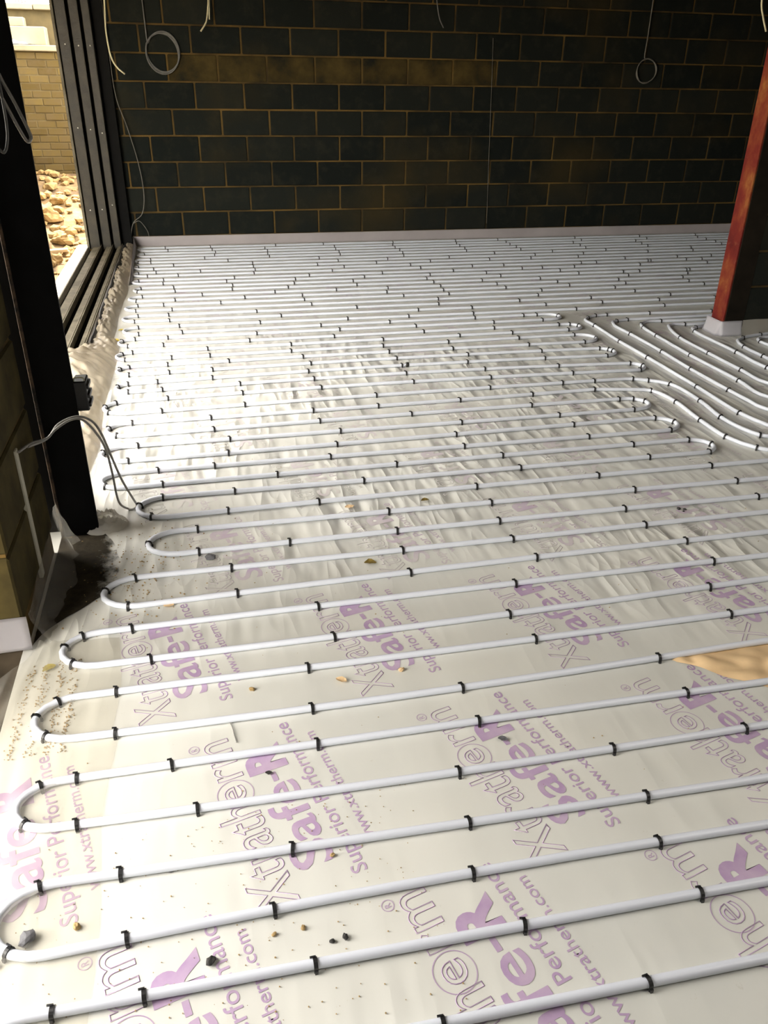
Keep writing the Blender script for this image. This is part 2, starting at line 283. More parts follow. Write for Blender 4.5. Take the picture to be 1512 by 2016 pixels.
PATHS = [
 "6100,-2915 5843,-2915 5586,-2915 5329,-2915 5072,-2916 4815,-2916 4558,-2916 4301,-2916 4044,-2916 3787,-2916 3530,-2916 3273,-2917 3016,-2917 2759,-2917 2502,-2917 2245,-2917 1988,-2917 1731,-2917 1474,-2918 1217,-2918 960,-2918 703,-2918 446,-2918 189,-2918 -68,-2918 -325,-2919 -355,-2915 -381,-2905 -403,-2888 -416,-2868 -421,-2845 -416,-2822 -403,-2801 -381,-2785 -355,-2775 -325,-2771 -68,-2771 189,-2771 446,-2770 703,-2770 960,-2770 1217,-2770 1474,-2770 1731,-2769 1988,-2769 2245,-2769 2502,-2769 2759,-2769 3016,-2769 3273,-2768 3530,-2768 3787,-2768 4044,-2768 4301,-2768 4558,-2768 4815,-2767 5072,-2767 5329,-2767 5586,-2767 5843,-2767 6100,-2766 6131,-2763 6159,-2752 6181,-2735 6195,-2713 6200,-2689 6195,-2665 6181,-2644 6159,-2627 6131,-2616 6100,-2612 5843,-2613 5586,-2613 5329,-2614 5072,-2614 4815,-2615 4558,-2616 4301,-2616 4044,-2617 3787,-2617 3530,-2618 3273,-2619 3017,-2619 2760,-2620 2503,-2621 2246,-2621 1989,-2622 1732,-2622 1475,-2623 1218,-2624 961,-2624 704,-2625 447,-2626 191,-2626 -66,-2627 -323,-2627 -353,-2624 -381,-2613 -402,-2596 -416,-2575 -421,-2552 -416,-2529 -402,-2508 -381,-2491 -353,-2481 -323,-2477 -66,-2476 192,-2476 449,-2475 707,-2475 964,-2474 1222,-2474 1479,-2473 1737,-2473 1994,-2472 2252,-2472 2509,-2471 2767,-2471 3024,-2470 3282,-2469 3539,-2469 3797,-2468 4054,-2468 4312,-2467 4569,-2467 4827,-2466 5084,-2466 5342,-2465 5599,-2465 5857,-2464 6114,-2463 6141,-2460 6165,-2451 6184,-2436 6196,-2418 6200,-2397 6196,-2377 6184,-2358 6165,-2344 6141,-2334 6114,-2331 5857,-2331 5599,-2332 5342,-2332 5084,-2332 4827,-2333 4569,-2333 4312,-2333 4054,-2333 3797,-2334 3539,-2334 3282,-2334 3024,-2334 2767,-2335 2510,-2335 2252,-2335 1995,-2336 1737,-2336 1480,-2336 1222,-2336 965,-2337 707,-2337 450,-2337 192,-2338 -65,-2338 -323,-2338 -350,-2335 -376,-2325 -396,-2309 -409,-2290 -413,-2268 -409,-2247 -396,-2228 -376,-2212 -350,-2202 -323,-2199 -65,-2199 192,-2198 449,-2198 706,-2197 963,-2197 1220,-2197 1478,-2196 1735,-2196 1992,-2196 2249,-2195 2506,-2195 2763,-2195 3021,-2194 3278,-2194 3535,-2193 3792,-2193 4049,-2193 4306,-2192 4564,-2192 4821,-2192 5078,-2191 5335,-2191 5592,-2190 5849,-2190 6107,-2190 6135,-2186 6161,-2176 6182,-2160 6195,-2140 6200,-2118 6195,-2096 6182,-2076 6161,-2060 6135,-2050 6107,-2046 5850,-2046 5594,-2046 5338,-2047 5081,-2047 4825,-2047 4569,-2047 4312,-2047 4056,-2047 3800,-2048 3543,-2048 3287,-2048 3031,-2048 2774,-2048 2518,-2048 2262,-2049 2005,-2049 1749,-2049 1493,-2049 1236,-2049 980,-2049 724,-2050 467,-2050 211,-2050 -45,-2050 -302,-2050 -329,-2047 -355,-2037 -375,-2022 -388,-2002 -392,-1981 -388,-1959 -375,-1940 -355,-1924 -329,-1914 -302,-1911 -45,-1911 212,-1910 468,-1910 725,-1909 981,-1909 1238,-1908 1494,-1908 1751,-1907 2007,-1907 2264,-1906 2520,-1906 2777,-1905 3033,-1905 3290,-1905 3547,-1904 3803,-1904 4060,-1903 4316,-1903 4573,-1902 4829,-1902 5086,-1901 5342,-1901 5599,-1900 5855,-1900 6112,-1899 6139,-1896 6164,-1886 6183,-1871 6196,-1852 6200,-1832 6196,-1811 6183,-1792 6164,-1777 6139,-1767 6112,-1764 5854,-1764 5597,-1764 5339,-1764 5081,-1764 4824,-1764 4566,-1764 4308,-1764 4051,-1764 3793,-1764 3536,-1764 3278,-1764 3020,-1764 2763,-1764 2505,-1764 2247,-1764 1990,-1764 1732,-1764 1475,-1764 1217,-1764 959,-1764 702,-1764 444,-1764 186,-1764 -71,-1764 -329,-1764 -355,-1761 -379,-1751 -398,-1737 -410,-1719 -414,-1699 -410,-1678 -398,-1660 -379,-1646 -355,-1636 -329,-1633 -72,-1633 185,-1633 442,-1632 699,-1632 956,-1632 1213,-1632 1470,-1631 1727,-1631 1984,-1631 2241,-1631 2498,-1630 2755,-1630 3012,-1630 3269,-1630 3526,-1629 3783,-1629 4040,-1629 4297,-1629 4554,-1628 4811,-1628 5068,-1628 5325,-1628 5582,-1627 5839,-1627 6096,-1627 6128,-1623 6157,-1612 6180,-1594 6195,-1571 6200,-1547 6195,-1522 6180,-1499 6157,-1482 6128,-1470 6096,-1466 5838,-1467 5581,-1467 5324,-1467 5067,-1468 4809,-1468 4552,-1469 4295,-1469 4038,-1469 3781,-1470 3523,-1470 3266,-1470 3009,-1471 2752,-1471 2495,-1472 2237,-1472 1980,-1472 1723,-1473 1466,-1473 1208,-1474 951,-1474 694,-1474 437,-1475 180,-1475 -78,-1475 -335,-1476 -364,-1472 -390,-1462 -410,-1446 -423,-1426 -428,-1404 -423,-1382 -410,-1362 -390,-1346 -364,-1336 -335,-1332 -77,-1332 181,-1332 439,-1331 697,-1331 954,-1330 1212,-1330 1470,-1329 1728,-1329 1986,-1328 2244,-1328 2502,-1327 2759,-1327 3017,-1326 3275,-1326 3533,-1325 3791,-1325 4049,-1324 4307,-1324 4564,-1323 4822,-1323 5080,-1322 5338,-1322 5596,-1321 5854,-1321 6112,-1320 6139,-1317 6164,-1307 6183,-1292 6196,-1273 6200,-1252 6196,-1231 6183,-1212 6164,-1197 6139,-1188 6112,-1184 5853,-1185 5595,-1185 5337,-1185 5079,-1186 4821,-1186 4563,-1186 4304,-1187 4046,-1187 3788,-1187 3530,-1188 3272,-1188 3013,-1188 2755,-1189 2497,-1189 2239,-1189 1981,-1190 1722,-1190 1464,-1190 1206,-1191 948,-1191 690,-1191 432,-1192 173,-1192 -85,-1192 -343,-1193 -372,-1189 -399,-1179 -420,-1162 -433,-1142 -438,-1120 -433,-1097 -420,-1077 -399,-1060 -372,-1050 -343,-1046 -85,-1046 173,-1045 431,-1045 689,-1044 947,-1043 1205,-1043 1463,-1042 1721,-1042 1980,-1041 2238,-1040 2496,-1040 2754,-1039 3012,-1039 3270,-1038 3528,-1037 3786,-1037 4044,-1036 4302,-1035 4560,-1035 4818,-1034 5076,-1034 5334,-1033 5592,-1032 5850,-1032 6108,-1031 6137,-1028 6162,-1018 6183,-1002 6196,-983 6200,-961 6196,-939 6183,-919 6162,-904 6137,-894 6108,-890 5850,-891 5591,-891 5332,-892 5074,-892 4815,-893 4556,-893 4298,-893 4039,-894 3780,-894 3522,-895 3263,-895 3004,-896 2746,-896 2487,-897 2228,-897 1970,-897 1711,-898 1452,-898 1194,-899 935,-899 676,-900 418,-900 159,-901 -100,-901 -358,-902 -387,-898 -413,-888 -434,-872 -447,-852 -452,-830 -447,-807 -434,-787 -413,-771 -387,-761 -358,-758 -100,-757 159,-756 418,-755 677,-754 936,-753 1195,-753 1454,-752 1713,-751 1972,-750 2231,-749 2490,-748 2749,-748 3008,-747 3267,-746 3526,-745 3785,-744 4044,-743 4303,-742 4562,-742 4821,-741 5080,-740 5339,-739 5598,-738 5857,-737 6115,-736 6142,-733 6165,-724 6184,-710 6196,-692 6200,-671 6196,-651 6184,-633 6165,-619 6142,-610 6115,-606 5857,-607 5599,-608 5341,-608 5083,-609 4825,-609 4567,-610 4309,-610 4051,-611 3793,-611 3534,-612 3276,-612 3018,-613 2760,-613 2502,-614 2244,-615 1986,-615 1728,-616 1470,-616 1211,-617 953,-617 695,-618 437,-618 179,-619 -79,-619 -337,-620 -366,-616 -392,-606 -413,-590 -426,-570 -431,-548 -426,-525 -413,-505 -392,-489 -366,-479 -337,-476 -79,-475 179,-474 438,-473 696,-472 954,-471 1213,-470 1471,-469 1729,-468 1987,-467 2246,-466 2504,-465 2762,-464 3021,-463 3279,-462 3537,-461 3795,-460 4054,-459 4312,-458 4570,-457 4829,-456 5087,-455 5345,-454 5603,-453 5862,-452 6120,-451 6145,-448 6167,-439 6185,-425 6196,-408 6200,-389 6196,-370 6185,-353 6167,-340 6145,-331 6120,-328 5862,-328 5603,-329 5345,-329 5086,-329 4828,-330 4569,-330 4311,-330 4052,-331 3794,-331 3535,-331 3277,-332 3018,-332 2760,-332 2501,-333 2243,-333 1984,-333 1726,-334 1467,-334 1209,-334 950,-335 692,-335 433,-336 175,-336 -84,-336 -342,-337 -373,-333 -400,-322 -421,-306 -435,-285 -440,-262 -435,-238 -421,-217 -400,-201 -373,-190 -342,-186 -91,-186 161,-186 412,-186 664,-186 916,-186 1167,-186 1419,-185 1671,-185 1922,-185 2174,-185 2426,-185 2677,-185 2929,-185 3180,-184 3432,-184 3684,-184 3935,-184 4187,-184 4439,-184 4690,-183 4942,-183 5193,-183 5445,-183 5697,-183 5948,-183 6200,-183",
 "5000,-5545 4947,-5545 4893,-5545 4839,-5545 4785,-5545 4731,-5545 4677,-5545 4624,-5545 4570,-5545 4516,-5545 4463,-5545 4410,-5545 4357,-5545 4304,-5545 4252,-5545 4200,-5545 4149,-5545 4098,-5545 4048,-5545 3998,-5545 3949,-5545 3899,-5545 3850,-5545 3801,-5544 3752,-5544 3702,-5544 3653,-5543 3602,-5542 3551,-5541 3500,-5540 3449,-5539 3394,-5538 3336,-5536 3276,-5535 3214,-5534 3152,-5533 3090,-5531 3029,-5529 2971,-5527 2915,-5525 2863,-5523 2816,-5520 2774,-5517 2739,-5513 2710,-5509 2690,-5504 2661,-5486 2641,-5445 2625,-5391 2616,-5344 2611,-5293 2610,-5239 2614,-5185 2623,-5127 2632,-5067 2637,-5007 2639,-4951 2640,-4892 2639,-4833 2633,-4780 2620,-4737 2579,-4690 2531,-4657 2457,-4620 2409,-4613 2351,-4611 2288,-4612 2228,-4611 1976,-4611 1724,-4611 1472,-4613 1220,-4616 968,-4620 716,-4625 465,-4631 213,-4639 -39,-4647 -291,-4656 -326,-4652 -358,-4640 -382,-4620 -398,-4596 -404,-4569 -398,-4543 -382,-4519 -358,-4499 -326,-4487 -291,-4483 -33,-4470 225,-4460 483,-4452 741,-4447 999,-4444 1257,-4444 1515,-4446 1773,-4451 2031,-4458 2289,-4467 2547,-4479 2573,-4476 2597,-4467 2616,-4452 2628,-4434 2632,-4414 2628,-4394 2616,-4376 2597,-4361 2573,-4352 2547,-4349 2290,-4331 2033,-4317 1776,-4306 1519,-4299 1262,-4295 1005,-4294 748,-4297 491,-4303 234,-4313 -23,-4326 -280,-4342 -307,-4339 -331,-4329 -350,-4315 -362,-4296 -366,-4276 -362,-4256 -350,-4237 -331,-4223 -307,-4213 -280,-4210 -27,-4194 225,-4181 478,-4170 731,-4162 984,-4157 1236,-4155 1489,-4156 1742,-4159 1994,-4165 2247,-4174 2500,-4186 2530,-4182 2558,-4171 2579,-4155 2593,-4134 2598,-4110 2593,-4087 2579,-4066 2558,-4049 2530,-4039 2500,-4035 2247,-4027 1993,-4021 1740,-4017 1487,-4015 1233,-4015 980,-4017 727,-4021 473,-4028 220,-4036 -33,-4046 -287,-4058 -316,-4055 -343,-4044 -364,-4028 -377,-4008 -382,-3985 -377,-3962 -364,-3942 -343,-3926 -316,-3915 -287,-3912 -33,-3903 221,-3896 475,-3890 729,-3885 983,-3882 1237,-3880 1491,-3880 1745,-3880 1999,-3882 2252,-3886 2506,-3890 2541,-3886 2571,-3874 2596,-3855 2612,-3831 2617,-3805 2612,-3779 2596,-3755 2571,-3736 2541,-3724 2506,-3720 2250,-3726 1995,-3731 1739,-3737 1483,-3742 1227,-3748 971,-3753 715,-3759 459,-3764 203,-3770 -53,-3775 -309,-3781 -339,-3777 -365,-3767 -387,-3750 -400,-3730 -405,-3707 -400,-3684 -387,-3663 -365,-3647 -339,-3637 -309,-3633 -49,-3630 211,-3627 470,-3624 730,-3620 990,-3617 1249,-3614 1509,-3611 1769,-3608 2029,-3605 2288,-3602 2548,-3598 2575,-3595 2599,-3586 2618,-3571 2630,-3553 2634,-3532 2630,-3512 2618,-3493 2599,-3479 2575,-3469 2548,-3466 2288,-3469 2029,-3473 1769,-3476 1509,-3480 1250,-3483 990,-3486 730,-3490 470,-3493 211,-3496 -49,-3500 -309,-3503 -340,-3499 -369,-3488 -391,-3471 -406,-3449 -411,-3424 -406,-3400 -391,-3378 -369,-3361 -340,-3349 -309,-3346 -52,-3344 204,-3343 460,-3341 716,-3340 973,-3338 1229,-3337 1485,-3336 1741,-3334 1998,-3333 2254,-3331 2510,-3330 2538,-3326 2564,-3316 2584,-3301 2597,-3281 2602,-3259 2597,-3237 2584,-3218 2564,-3202 2538,-3192 2510,-3188 2255,-3193 2001,-3197 1746,-3201 1492,-3205 1237,-3210 983,-3214 728,-3218 474,-3222 219,-3227 -36,-3231 -290,-3235 -323,-3231 -353,-3219 -377,-3201 -392,-3178 -397,-3153 -392,-3128 -377,-3105 -353,-3086 -323,-3075 -290,-3071 -35,-3072 221,-3073 477,-3074 732,-3075 988,-3076 1243,-3077 1499,-3078 1755,-3079 2010,-3080 2266,-3081 2522,-3082 2777,-3083 3033,-3084 3288,-3084 3544,-3084 3800,-3084 4055,-3084 4311,-3084 4566,-3084 4822,-3084 5078,-3084 5333,-3084 5589,-3084 5844,-3084 6100,-3084",
 "5000,-5675 4947,-5675 4893,-5675 4839,-5675 4785,-5675 4731,-5675 4677,-5675 4624,-5675 4570,-5675 4516,-5675 4463,-5675 4410,-5675 4357,-5675 4304,-5675 4252,-5675 4200,-5675 4149,-5675 4098,-5675 4049,-5675 3999,-5674 3950,-5674 3902,-5674 3853,-5674 3804,-5673 3755,-5673 3705,-5673 3655,-5672 3604,-5671 3553,-5671 3500,-5670 3451,-5669 3397,-5669 3341,-5669 3282,-5670 3221,-5670 3159,-5670 3097,-5671 3035,-5671 2974,-5671 2915,-5671 2859,-5670 2805,-5669 2755,-5667 2710,-5665 2670,-5661 2636,-5658 2608,-5653 2588,-5647 2553,-5617 2514,-5556 2486,-5472 2482,-5426 2481,-5373 2482,-5315 2484,-5258 2487,-5207 2492,-5152 2497,-5098 2501,-5047 2502,-5000 2497,-4927 2486,-4867 2462,-4815 2432,-4799 2387,-4786 2333,-4775 2274,-4765 2215,-4754 2161,-4743 1892,-4752 1623,-4761 1353,-4768 1084,-4774 815,-4779 546,-4783 276,-4786 7,-4788 -262,-4789 -294,-4793 -323,-4804 -346,-4822 -361,-4844 -366,-4869 -361,-4893 -346,-4916 -323,-4933 -294,-4945 -262,-4948 -11,-4942 240,-4934 491,-4927 742,-4921 993,-4916 1244,-4912 1495,-4909 1746,-4907 1996,-4906 2247,-4906 2279,-4910 2307,-4921 2330,-4938 2344,-4960 2349,-4984 2344,-5008 2330,-5030 2307,-5047 2279,-5058 2247,-5062 1996,-5064 1745,-5065 1494,-5066 1243,-5067 992,-5068 741,-5069 490,-5070 239,-5070 -12,-5071 -263,-5071 -296,-5075 -325,-5087 -348,-5104 -363,-5127 -368,-5152 -363,-5177 -348,-5199 -325,-5217 -296,-5228 -263,-5232 -13,-5230 237,-5226 488,-5221 738,-5217 989,-5212 1239,-5207 1489,-5202 1740,-5197 1990,-5192 2240,-5186 2273,-5190 2303,-5202 2326,-5220 2341,-5243 2346,-5268 2341,-5293 2326,-5315 2303,-5333 2273,-5345 2240,-5349 1963,-5348 1686,-5348 1409,-5348 1132,-5348 855,-5349 578,-5349 302,-5350 25,-5352 -252,-5353 -281,-5357 -306,-5367 -327,-5383 -340,-5402 -344,-5424 -340,-5446 -327,-5465 -306,-5481 -281,-5491 -252,-5494 0,-5491 253,-5488 505,-5485 758,-5482 1010,-5480 1263,-5478 1516,-5476 1768,-5474 2021,-5472 2273,-5471 2303,-5474 2330,-5485 2351,-5501 2364,-5522 2369,-5544 2364,-5567 2351,-5587 2330,-5604 2303,-5614 2273,-5618 2012,-5616 1752,-5615 1491,-5614 1230,-5613 969,-5612 708,-5611 447,-5610 186,-5609 -75,-5608 -110,-5612 -140,-5624 -165,-5643 -181,-5667 -186,-5693 -181,-5720 -165,-5743 -140,-5762 -110,-5774 -75,-5778 195,-5771 465,-5764 735,-5758 1005,-5754 1275,-5751 1545,-5749 1815,-5748 2085,-5749 2355,-5751 2625,-5752 2895,-5752 2927,-5756 2957,-5768 2980,-5786 2995,-5808 3000,-5833 2995,-5858 2980,-5881 2957,-5898 2927,-5910 2895,-5914 2629,-5914 2363,-5911 2097,-5907 1831,-5904 1565,-5902 1300,-5899 1034,-5898 768,-5896 502,-5896 236,-5895 -30,-5895 -63,-5899 -93,-5911 -117,-5929 -132,-5952 -137,-5978 -132,-6003 -117,-6026 -93,-6044 -63,-6056 -30,-6060 238,-6056 507,-6052 775,-6049 1043,-6047 1312,-6046 1580,-6047 1849,-6049 2117,-6052 2385,-6056 2654,-6060 2922,-6060 2946,-6063 2968,-6072 2985,-6085 2996,-6102 3000,-6120 2996,-6139 2985,-6155 2968,-6168 2946,-6177 2922,-6180 2666,-6180 2409,-6180 2153,-6180 1896,-6181 1640,-6182 1383,-6184 1126,-6185 870,-6185 613,-6186 357,-6186 100,-6186 -156,-6186 -190,-6190 -220,-6202 -244,-6221 -260,-6244 -265,-6270 -260,-6296 -244,-6319 -220,-6338 -190,-6350 -156,-6354 99,-6346 354,-6339 608,-6333 863,-6328 1118,-6324 1373,-6322 1628,-6321 1883,-6321 2138,-6321 2392,-6321 2647,-6321 2902,-6321 2932,-6325 2960,-6335 2981,-6352 2995,-6373 3000,-6396 2995,-6420 2981,-6440 2960,-6457 2932,-6468 2902,-6471 2639,-6471 2376,-6471 2114,-6471 1851,-6469 1588,-6467 1325,-6465 1062,-6465 799,-6465 536,-6466 273,-6467 10,-6470 -253,-6473 -284,-6477 -313,-6488 -335,-6505 -350,-6527 -355,-6552 -350,-6576 -335,-6598 -313,-6615 -284,-6627 -253,-6631 10,-6632 272,-6632 534,-6631 797,-6628 1059,-6624 1321,-6620 1584,-6613 1846,-6606 2109,-6601 2371,-6601 2633,-6601 2896,-6601 2928,-6605 2957,-6616 2980,-6634 2995,-6656 3000,-6681 2995,-6706 2980,-6729 2957,-6746 2928,-6758 2896,-6762 2631,-6762 2366,-6762 2101,-6762 1836,-6762 1571,-6762 1306,-6762 1041,-6761 776,-6761 511,-6760 246,-6758 -19,-6756 -284,-6755 -316,-6758 -345,-6770 -368,-6787 -383,-6810 -388,-6834 -383,-6859 -368,-6881 -345,-6899 -316,-6910 -284,-6914 -19,-6921 245,-6925 510,-6927 774,-6926 1039,-6923 1304,-6917 1568,-6910 1833,-6907 2098,-6907 2362,-6907 2627,-6907 2892,-6907 2925,-6911 2955,-6923 2979,-6942 2995,-6965 3000,-6991 2995,-7016 2979,-7040 2955,-7058 2925,-7070 2892,-7074 2626,-7074 2360,-7074 2095,-7074 1829,-7074 1564,-7072 1298,-7068 1032,-7064 767,-7060 501,-7057 236,-7055 -30,-7053 -296,-7052 -323,-7056 -348,-7065 -368,-7081 -381,-7100 -385,-7121 -381,-7142 -368,-7161 -348,-7177 -323,-7186 -296,-7190 -30,-7199 236,-7207 502,-7213 768,-7218 1034,-7221 1300,-7223 1565,-7223 1831,-7223 2097,-7223 2363,-7223 2629,-7223 2895,-7223 2927,-7227 2957,-7239 2980,-7257 2995,-7279 3000,-7304 2995,-7329 2980,-7352 2957,-7370 2927,-7381 2895,-7385 2631,-7385 2367,-7385 2103,-7385 1839,-7385 1575,-7385 1311,-7383 1047,-7376 783,-7369 519,-7361 255,-7353 -9,-7345 -272,-7336 -304,-7340 -333,-7351 -355,-7368 -370,-7390 -375,-7415 -370,-7439 -355,-7461 -333,-7479 -304,-7490 -272,-7494 -7,-7489 259,-7487 525,-7488 790,-7492 1056,-7499 1321,-7507 1587,-7508 1853,-7508 2118,-7508 2384,-7508 2650,-7508 2915,-7508 2942,-7511 2965,-7520 2984,-7535 2996,-7553 3000,-7573 2996,-7593 2984,-7611 2965,-7626 2942,-7635 2915,-7638 2649,-7638 2382,-7638 2115,-7638 1849,-7638 1582,-7638 1315,-7637 1049,-7631 782,-7626 515,-7621 249,-7616 -18,-7612 -285,-7607 -316,-7611 -344,-7622 -366,-7639 -380,-7661 -385,-7685 -380,-7709 -366,-7730 -344,-7747 -316,-7758 -285,-7762 -32,-7762 221,-7765 473,-7770 726,-7775 979,-7780 1231,-7785 1484,-7788 1737,-7788 1989,-7788 2242,-7788 2495,-7788 2747,-7788 3000,-7788",
 "6100,-3220 6050,-3220 6000,-3220 5951,-3220 5901,-3220 5851,-3220 5802,-3220 5752,-3219 5703,-3219 5653,-3219 5604,-3218 5554,-3218 5505,-3218 5455,-3218 5405,-3218 5355,-3218 5305,-3219 5255,-3219 5204,-3220 5153,-3221 5103,-3222 5051,-3223 5000,-3225 4949,-3227 4897,-3229 4844,-3232 4790,-3235 4735,-3239 4680,-3243 4624,-3247 4568,-3251 4512,-3255 4456,-3259 4400,-3264 4344,-3268 4289,-3273 4234,-3277 4180,-3281 4127,-3285 4076,-3289 4025,-3292 3975,-3295 3928,-3298 3881,-3300 3837,-3302 3794,-3303 3754,-3304 3692,-3304 3635,-3303 3580,-3301 3529,-3298 3479,-3296 3431,-3292 3384,-3290 3338,-3287 3291,-3285 3230,-3283 3169,-3281 3109,-3279 3052,-3278 3002,-3277 2959,-3277 2868,-3283 2793,-3320 2741,-3381 2735,-3423 2739,-3474 2742,-3532 2741,-3578 2740,-3630 2738,-3686 2736,-3745 2734,-3804 2732,-3862 2732,-3918 2733,-3976 2734,-4031 2736,-4086 2738,-4142 2740,-4200 2741,-4262 2742,-4311 2742,-4363 2743,-4418 2743,-4473 2744,-4529 2744,-4586 2744,-4642 2744,-4697 2744,-4751 2744,-4802 2743,-4857 2742,-4914 2740,-4970 2738,-5025 2736,-5078 2736,-5126 2736,-5169 2738,-5206 2756,-5301 2778,-5380 2799,-5392 2830,-5401 2868,-5408 2913,-5413 2964,-5416 3019,-5417 3078,-5418 3140,-5418 3203,-5417 3266,-5416 3328,-5415 3389,-5414 3446,-5414 3500,-5415 3550,-5416 3600,-5417 3650,-5418 3699,-5419 3749,-5419 3798,-5419 3848,-5420 3897,-5420 3947,-5420 3997,-5420 4047,-5420 4098,-5420 4149,-5420 4200,-5420 4252,-5420 4304,-5420 4357,-5420 4410,-5420 4463,-5420 4516,-5420 4570,-5420 4624,-5420 4677,-5420 4731,-5420 4785,-5420 4839,-5420 4893,-5420 4947,-5420 5000,-5420",
 "6100,-3310 6050,-3310 6000,-3311 5951,-3311 5901,-3311 5852,-3311 5803,-3311 5753,-3311 5704,-3310 5655,-3310 5606,-3310 5556,-3310 5507,-3310 5457,-3310 5407,-3311 5357,-3311 5307,-3312 5257,-3313 5206,-3314 5155,-3315 5104,-3316 5052,-3318 5000,-3320 4951,-3322 4901,-3325 4850,-3328 4799,-3331 4747,-3335 4694,-3339 4641,-3343 4588,-3347 4534,-3351 4480,-3356 4426,-3360 4373,-3365 4319,-3370 4266,-3374 4213,-3379 4160,-3384 4108,-3388 4057,-3393 4006,-3397 3956,-3401 3908,-3404 3860,-3408 3814,-3411 3768,-3414 3724,-3416 3682,-3418 3619,-3420 3555,-3422 3492,-3422 3429,-3422 3368,-3422 3310,-3422 3254,-3421 3202,-3421 3154,-3421 3111,-3422 3073,-3423 3042,-3425 2961,-3439 2906,-3470 2877,-3559 2875,-3603 2878,-3654 2883,-3709 2886,-3768 2887,-3812 2888,-3860 2889,-3910 2890,-3962 2890,-4015 2890,-4068 2890,-4119 2890,-4169 2889,-4228 2887,-4286 2885,-4343 2883,-4400 2882,-4457 2881,-4515 2881,-4569 2881,-4624 2882,-4681 2883,-4736 2884,-4790 2886,-4840 2887,-4886 2889,-4948 2892,-5003 2896,-5056 2894,-5127 2914,-5188 2939,-5206 2975,-5220 3019,-5231 3070,-5239 3127,-5245 3188,-5250 3252,-5254 3316,-5256 3380,-5259 3442,-5262 3500,-5265 3548,-5268 3596,-5270 3645,-5272 3694,-5273 3743,-5273 3793,-5273 3843,-5273 3893,-5273 3944,-5272 3995,-5271 4046,-5271 4097,-5270 4148,-5270 4200,-5270 4252,-5270 4304,-5270 4357,-5270 4410,-5270 4463,-5270 4516,-5270 4570,-5270 4624,-5270 4677,-5270 4731,-5270 4785,-5270 4839,-5270 4893,-5270 4947,-5270 5000,-5270",
 "6100,-3400 6050,-3400 6000,-3400 5951,-3400 5902,-3400 5852,-3399 5803,-3399 5754,-3399 5705,-3398 5656,-3398 5607,-3397 5558,-3397 5508,-3397 5459,-3397 5409,-3397 5359,-3397 5309,-3397 5258,-3398 5207,-3399 5156,-3400 5105,-3401 5053,-3403 5000,-3405 4951,-3407 4901,-3410 4849,-3413 4796,-3417 4742,-3421 4687,-3426 4632,-3430 4576,-3435 4519,-3440 4463,-3446 4406,-3451 4349,-3456 4293,-3462 4237,-3467 4182,-3473 4127,-3478 4074,-3483 4021,-3488 3970,-3493 3920,-3497 3872,-3501 3825,-3504 3780,-3508 3737,-3510 3696,-3512 3658,-3514 3622,-3515 3556,-3515 3496,-3514 3440,-3511 3388,-3508 3342,-3505 3299,-3502 3260,-3500 3198,-3494 3148,-3497 3085,-3541 3064,-3585 3051,-3641 3044,-3698 3041,-3762 3039,-3835 3037,-3881 3035,-3930 3033,-3983 3031,-4039 3030,-4096 3028,-4153 3027,-4211 3027,-4267 3027,-4320 3028,-4375 3029,-4432 3031,-4488 3033,-4544 3035,-4599 3036,-4652 3037,-4703 3038,-4751 3033,-4812 3023,-4871 3015,-4926 3017,-4976 3035,-5019 3063,-5045 3100,-5067 3146,-5085 3199,-5099 3257,-5111 3317,-5121 3379,-5130 3441,-5137 3500,-5145 3545,-5150 3592,-5154 3639,-5157 3688,-5158 3737,-5159 3787,-5159 3838,-5158 3889,-5157 3940,-5155 3992,-5154 4044,-5152 4096,-5151 4148,-5150 4200,-5150 4252,-5150 4304,-5150 4357,-5150 4410,-5150 4463,-5150 4516,-5150 4570,-5150 4624,-5150 4677,-5150 4731,-5150 4785,-5150 4839,-5150 4893,-5150 4947,-5150 5000,-5150",
 "6100,-3480 6050,-3480 6001,-3481 5951,-3481 5902,-3481 5853,-3481 5804,-3480 5755,-3480 5706,-3480 5657,-3480 5608,-3480 5559,-3480 5510,-3480 5460,-3480 5411,-3480 5361,-3480 5310,-3481 5260,-3482 5209,-3483 5157,-3484 5105,-3486 5053,-3488 5000,-3490 4951,-3492 4900,-3495 4847,-3499 4793,-3502 4737,-3506 4680,-3511 4622,-3515 4563,-3520 4504,-3525 4444,-3530 4384,-3536 4325,-3541 4266,-3546 4207,-3552 4149,-3557 4092,-3563 4036,-3568 3982,-3573 3929,-3578 3878,-3582 3829,-3587 3783,-3591 3739,-3595 3697,-3598 3659,-3602 3623,-3604 3591,-3606 3563,-3608 3489,-3612 3435,-3614 3387,-3612 3302,-3591 3249,-3622 3216,-3707 3204,-3749 3191,-3798 3180,-3850 3171,-3906 3166,-3958 3164,-4013 3163,-4072 3163,-4131 3164,-4191 3164,-4249 3164,-4305 3164,-4362 3164,-4419 3165,-4475 3166,-4530 3167,-4582 3164,-4646 3158,-4708 3158,-4766 3176,-4820 3202,-4856 3238,-4891 3282,-4924 3331,-4955 3385,-4982 3442,-5006 3500,-5025 3541,-5035 3584,-5042 3629,-5047 3677,-5049 3726,-5050 3776,-5049 3828,-5047 3881,-5045 3934,-5041 3988,-5038 4041,-5035 4095,-5032 4148,-5031 4200,-5030 4252,-5030 4304,-5030 4357,-5030 4410,-5030 4463,-5030 4516,-5030 4570,-5030 4624,-5030 4677,-5030 4731,-5030 4785,-5030 4839,-5030 4893,-5030 4947,-5030 5000,-5030",
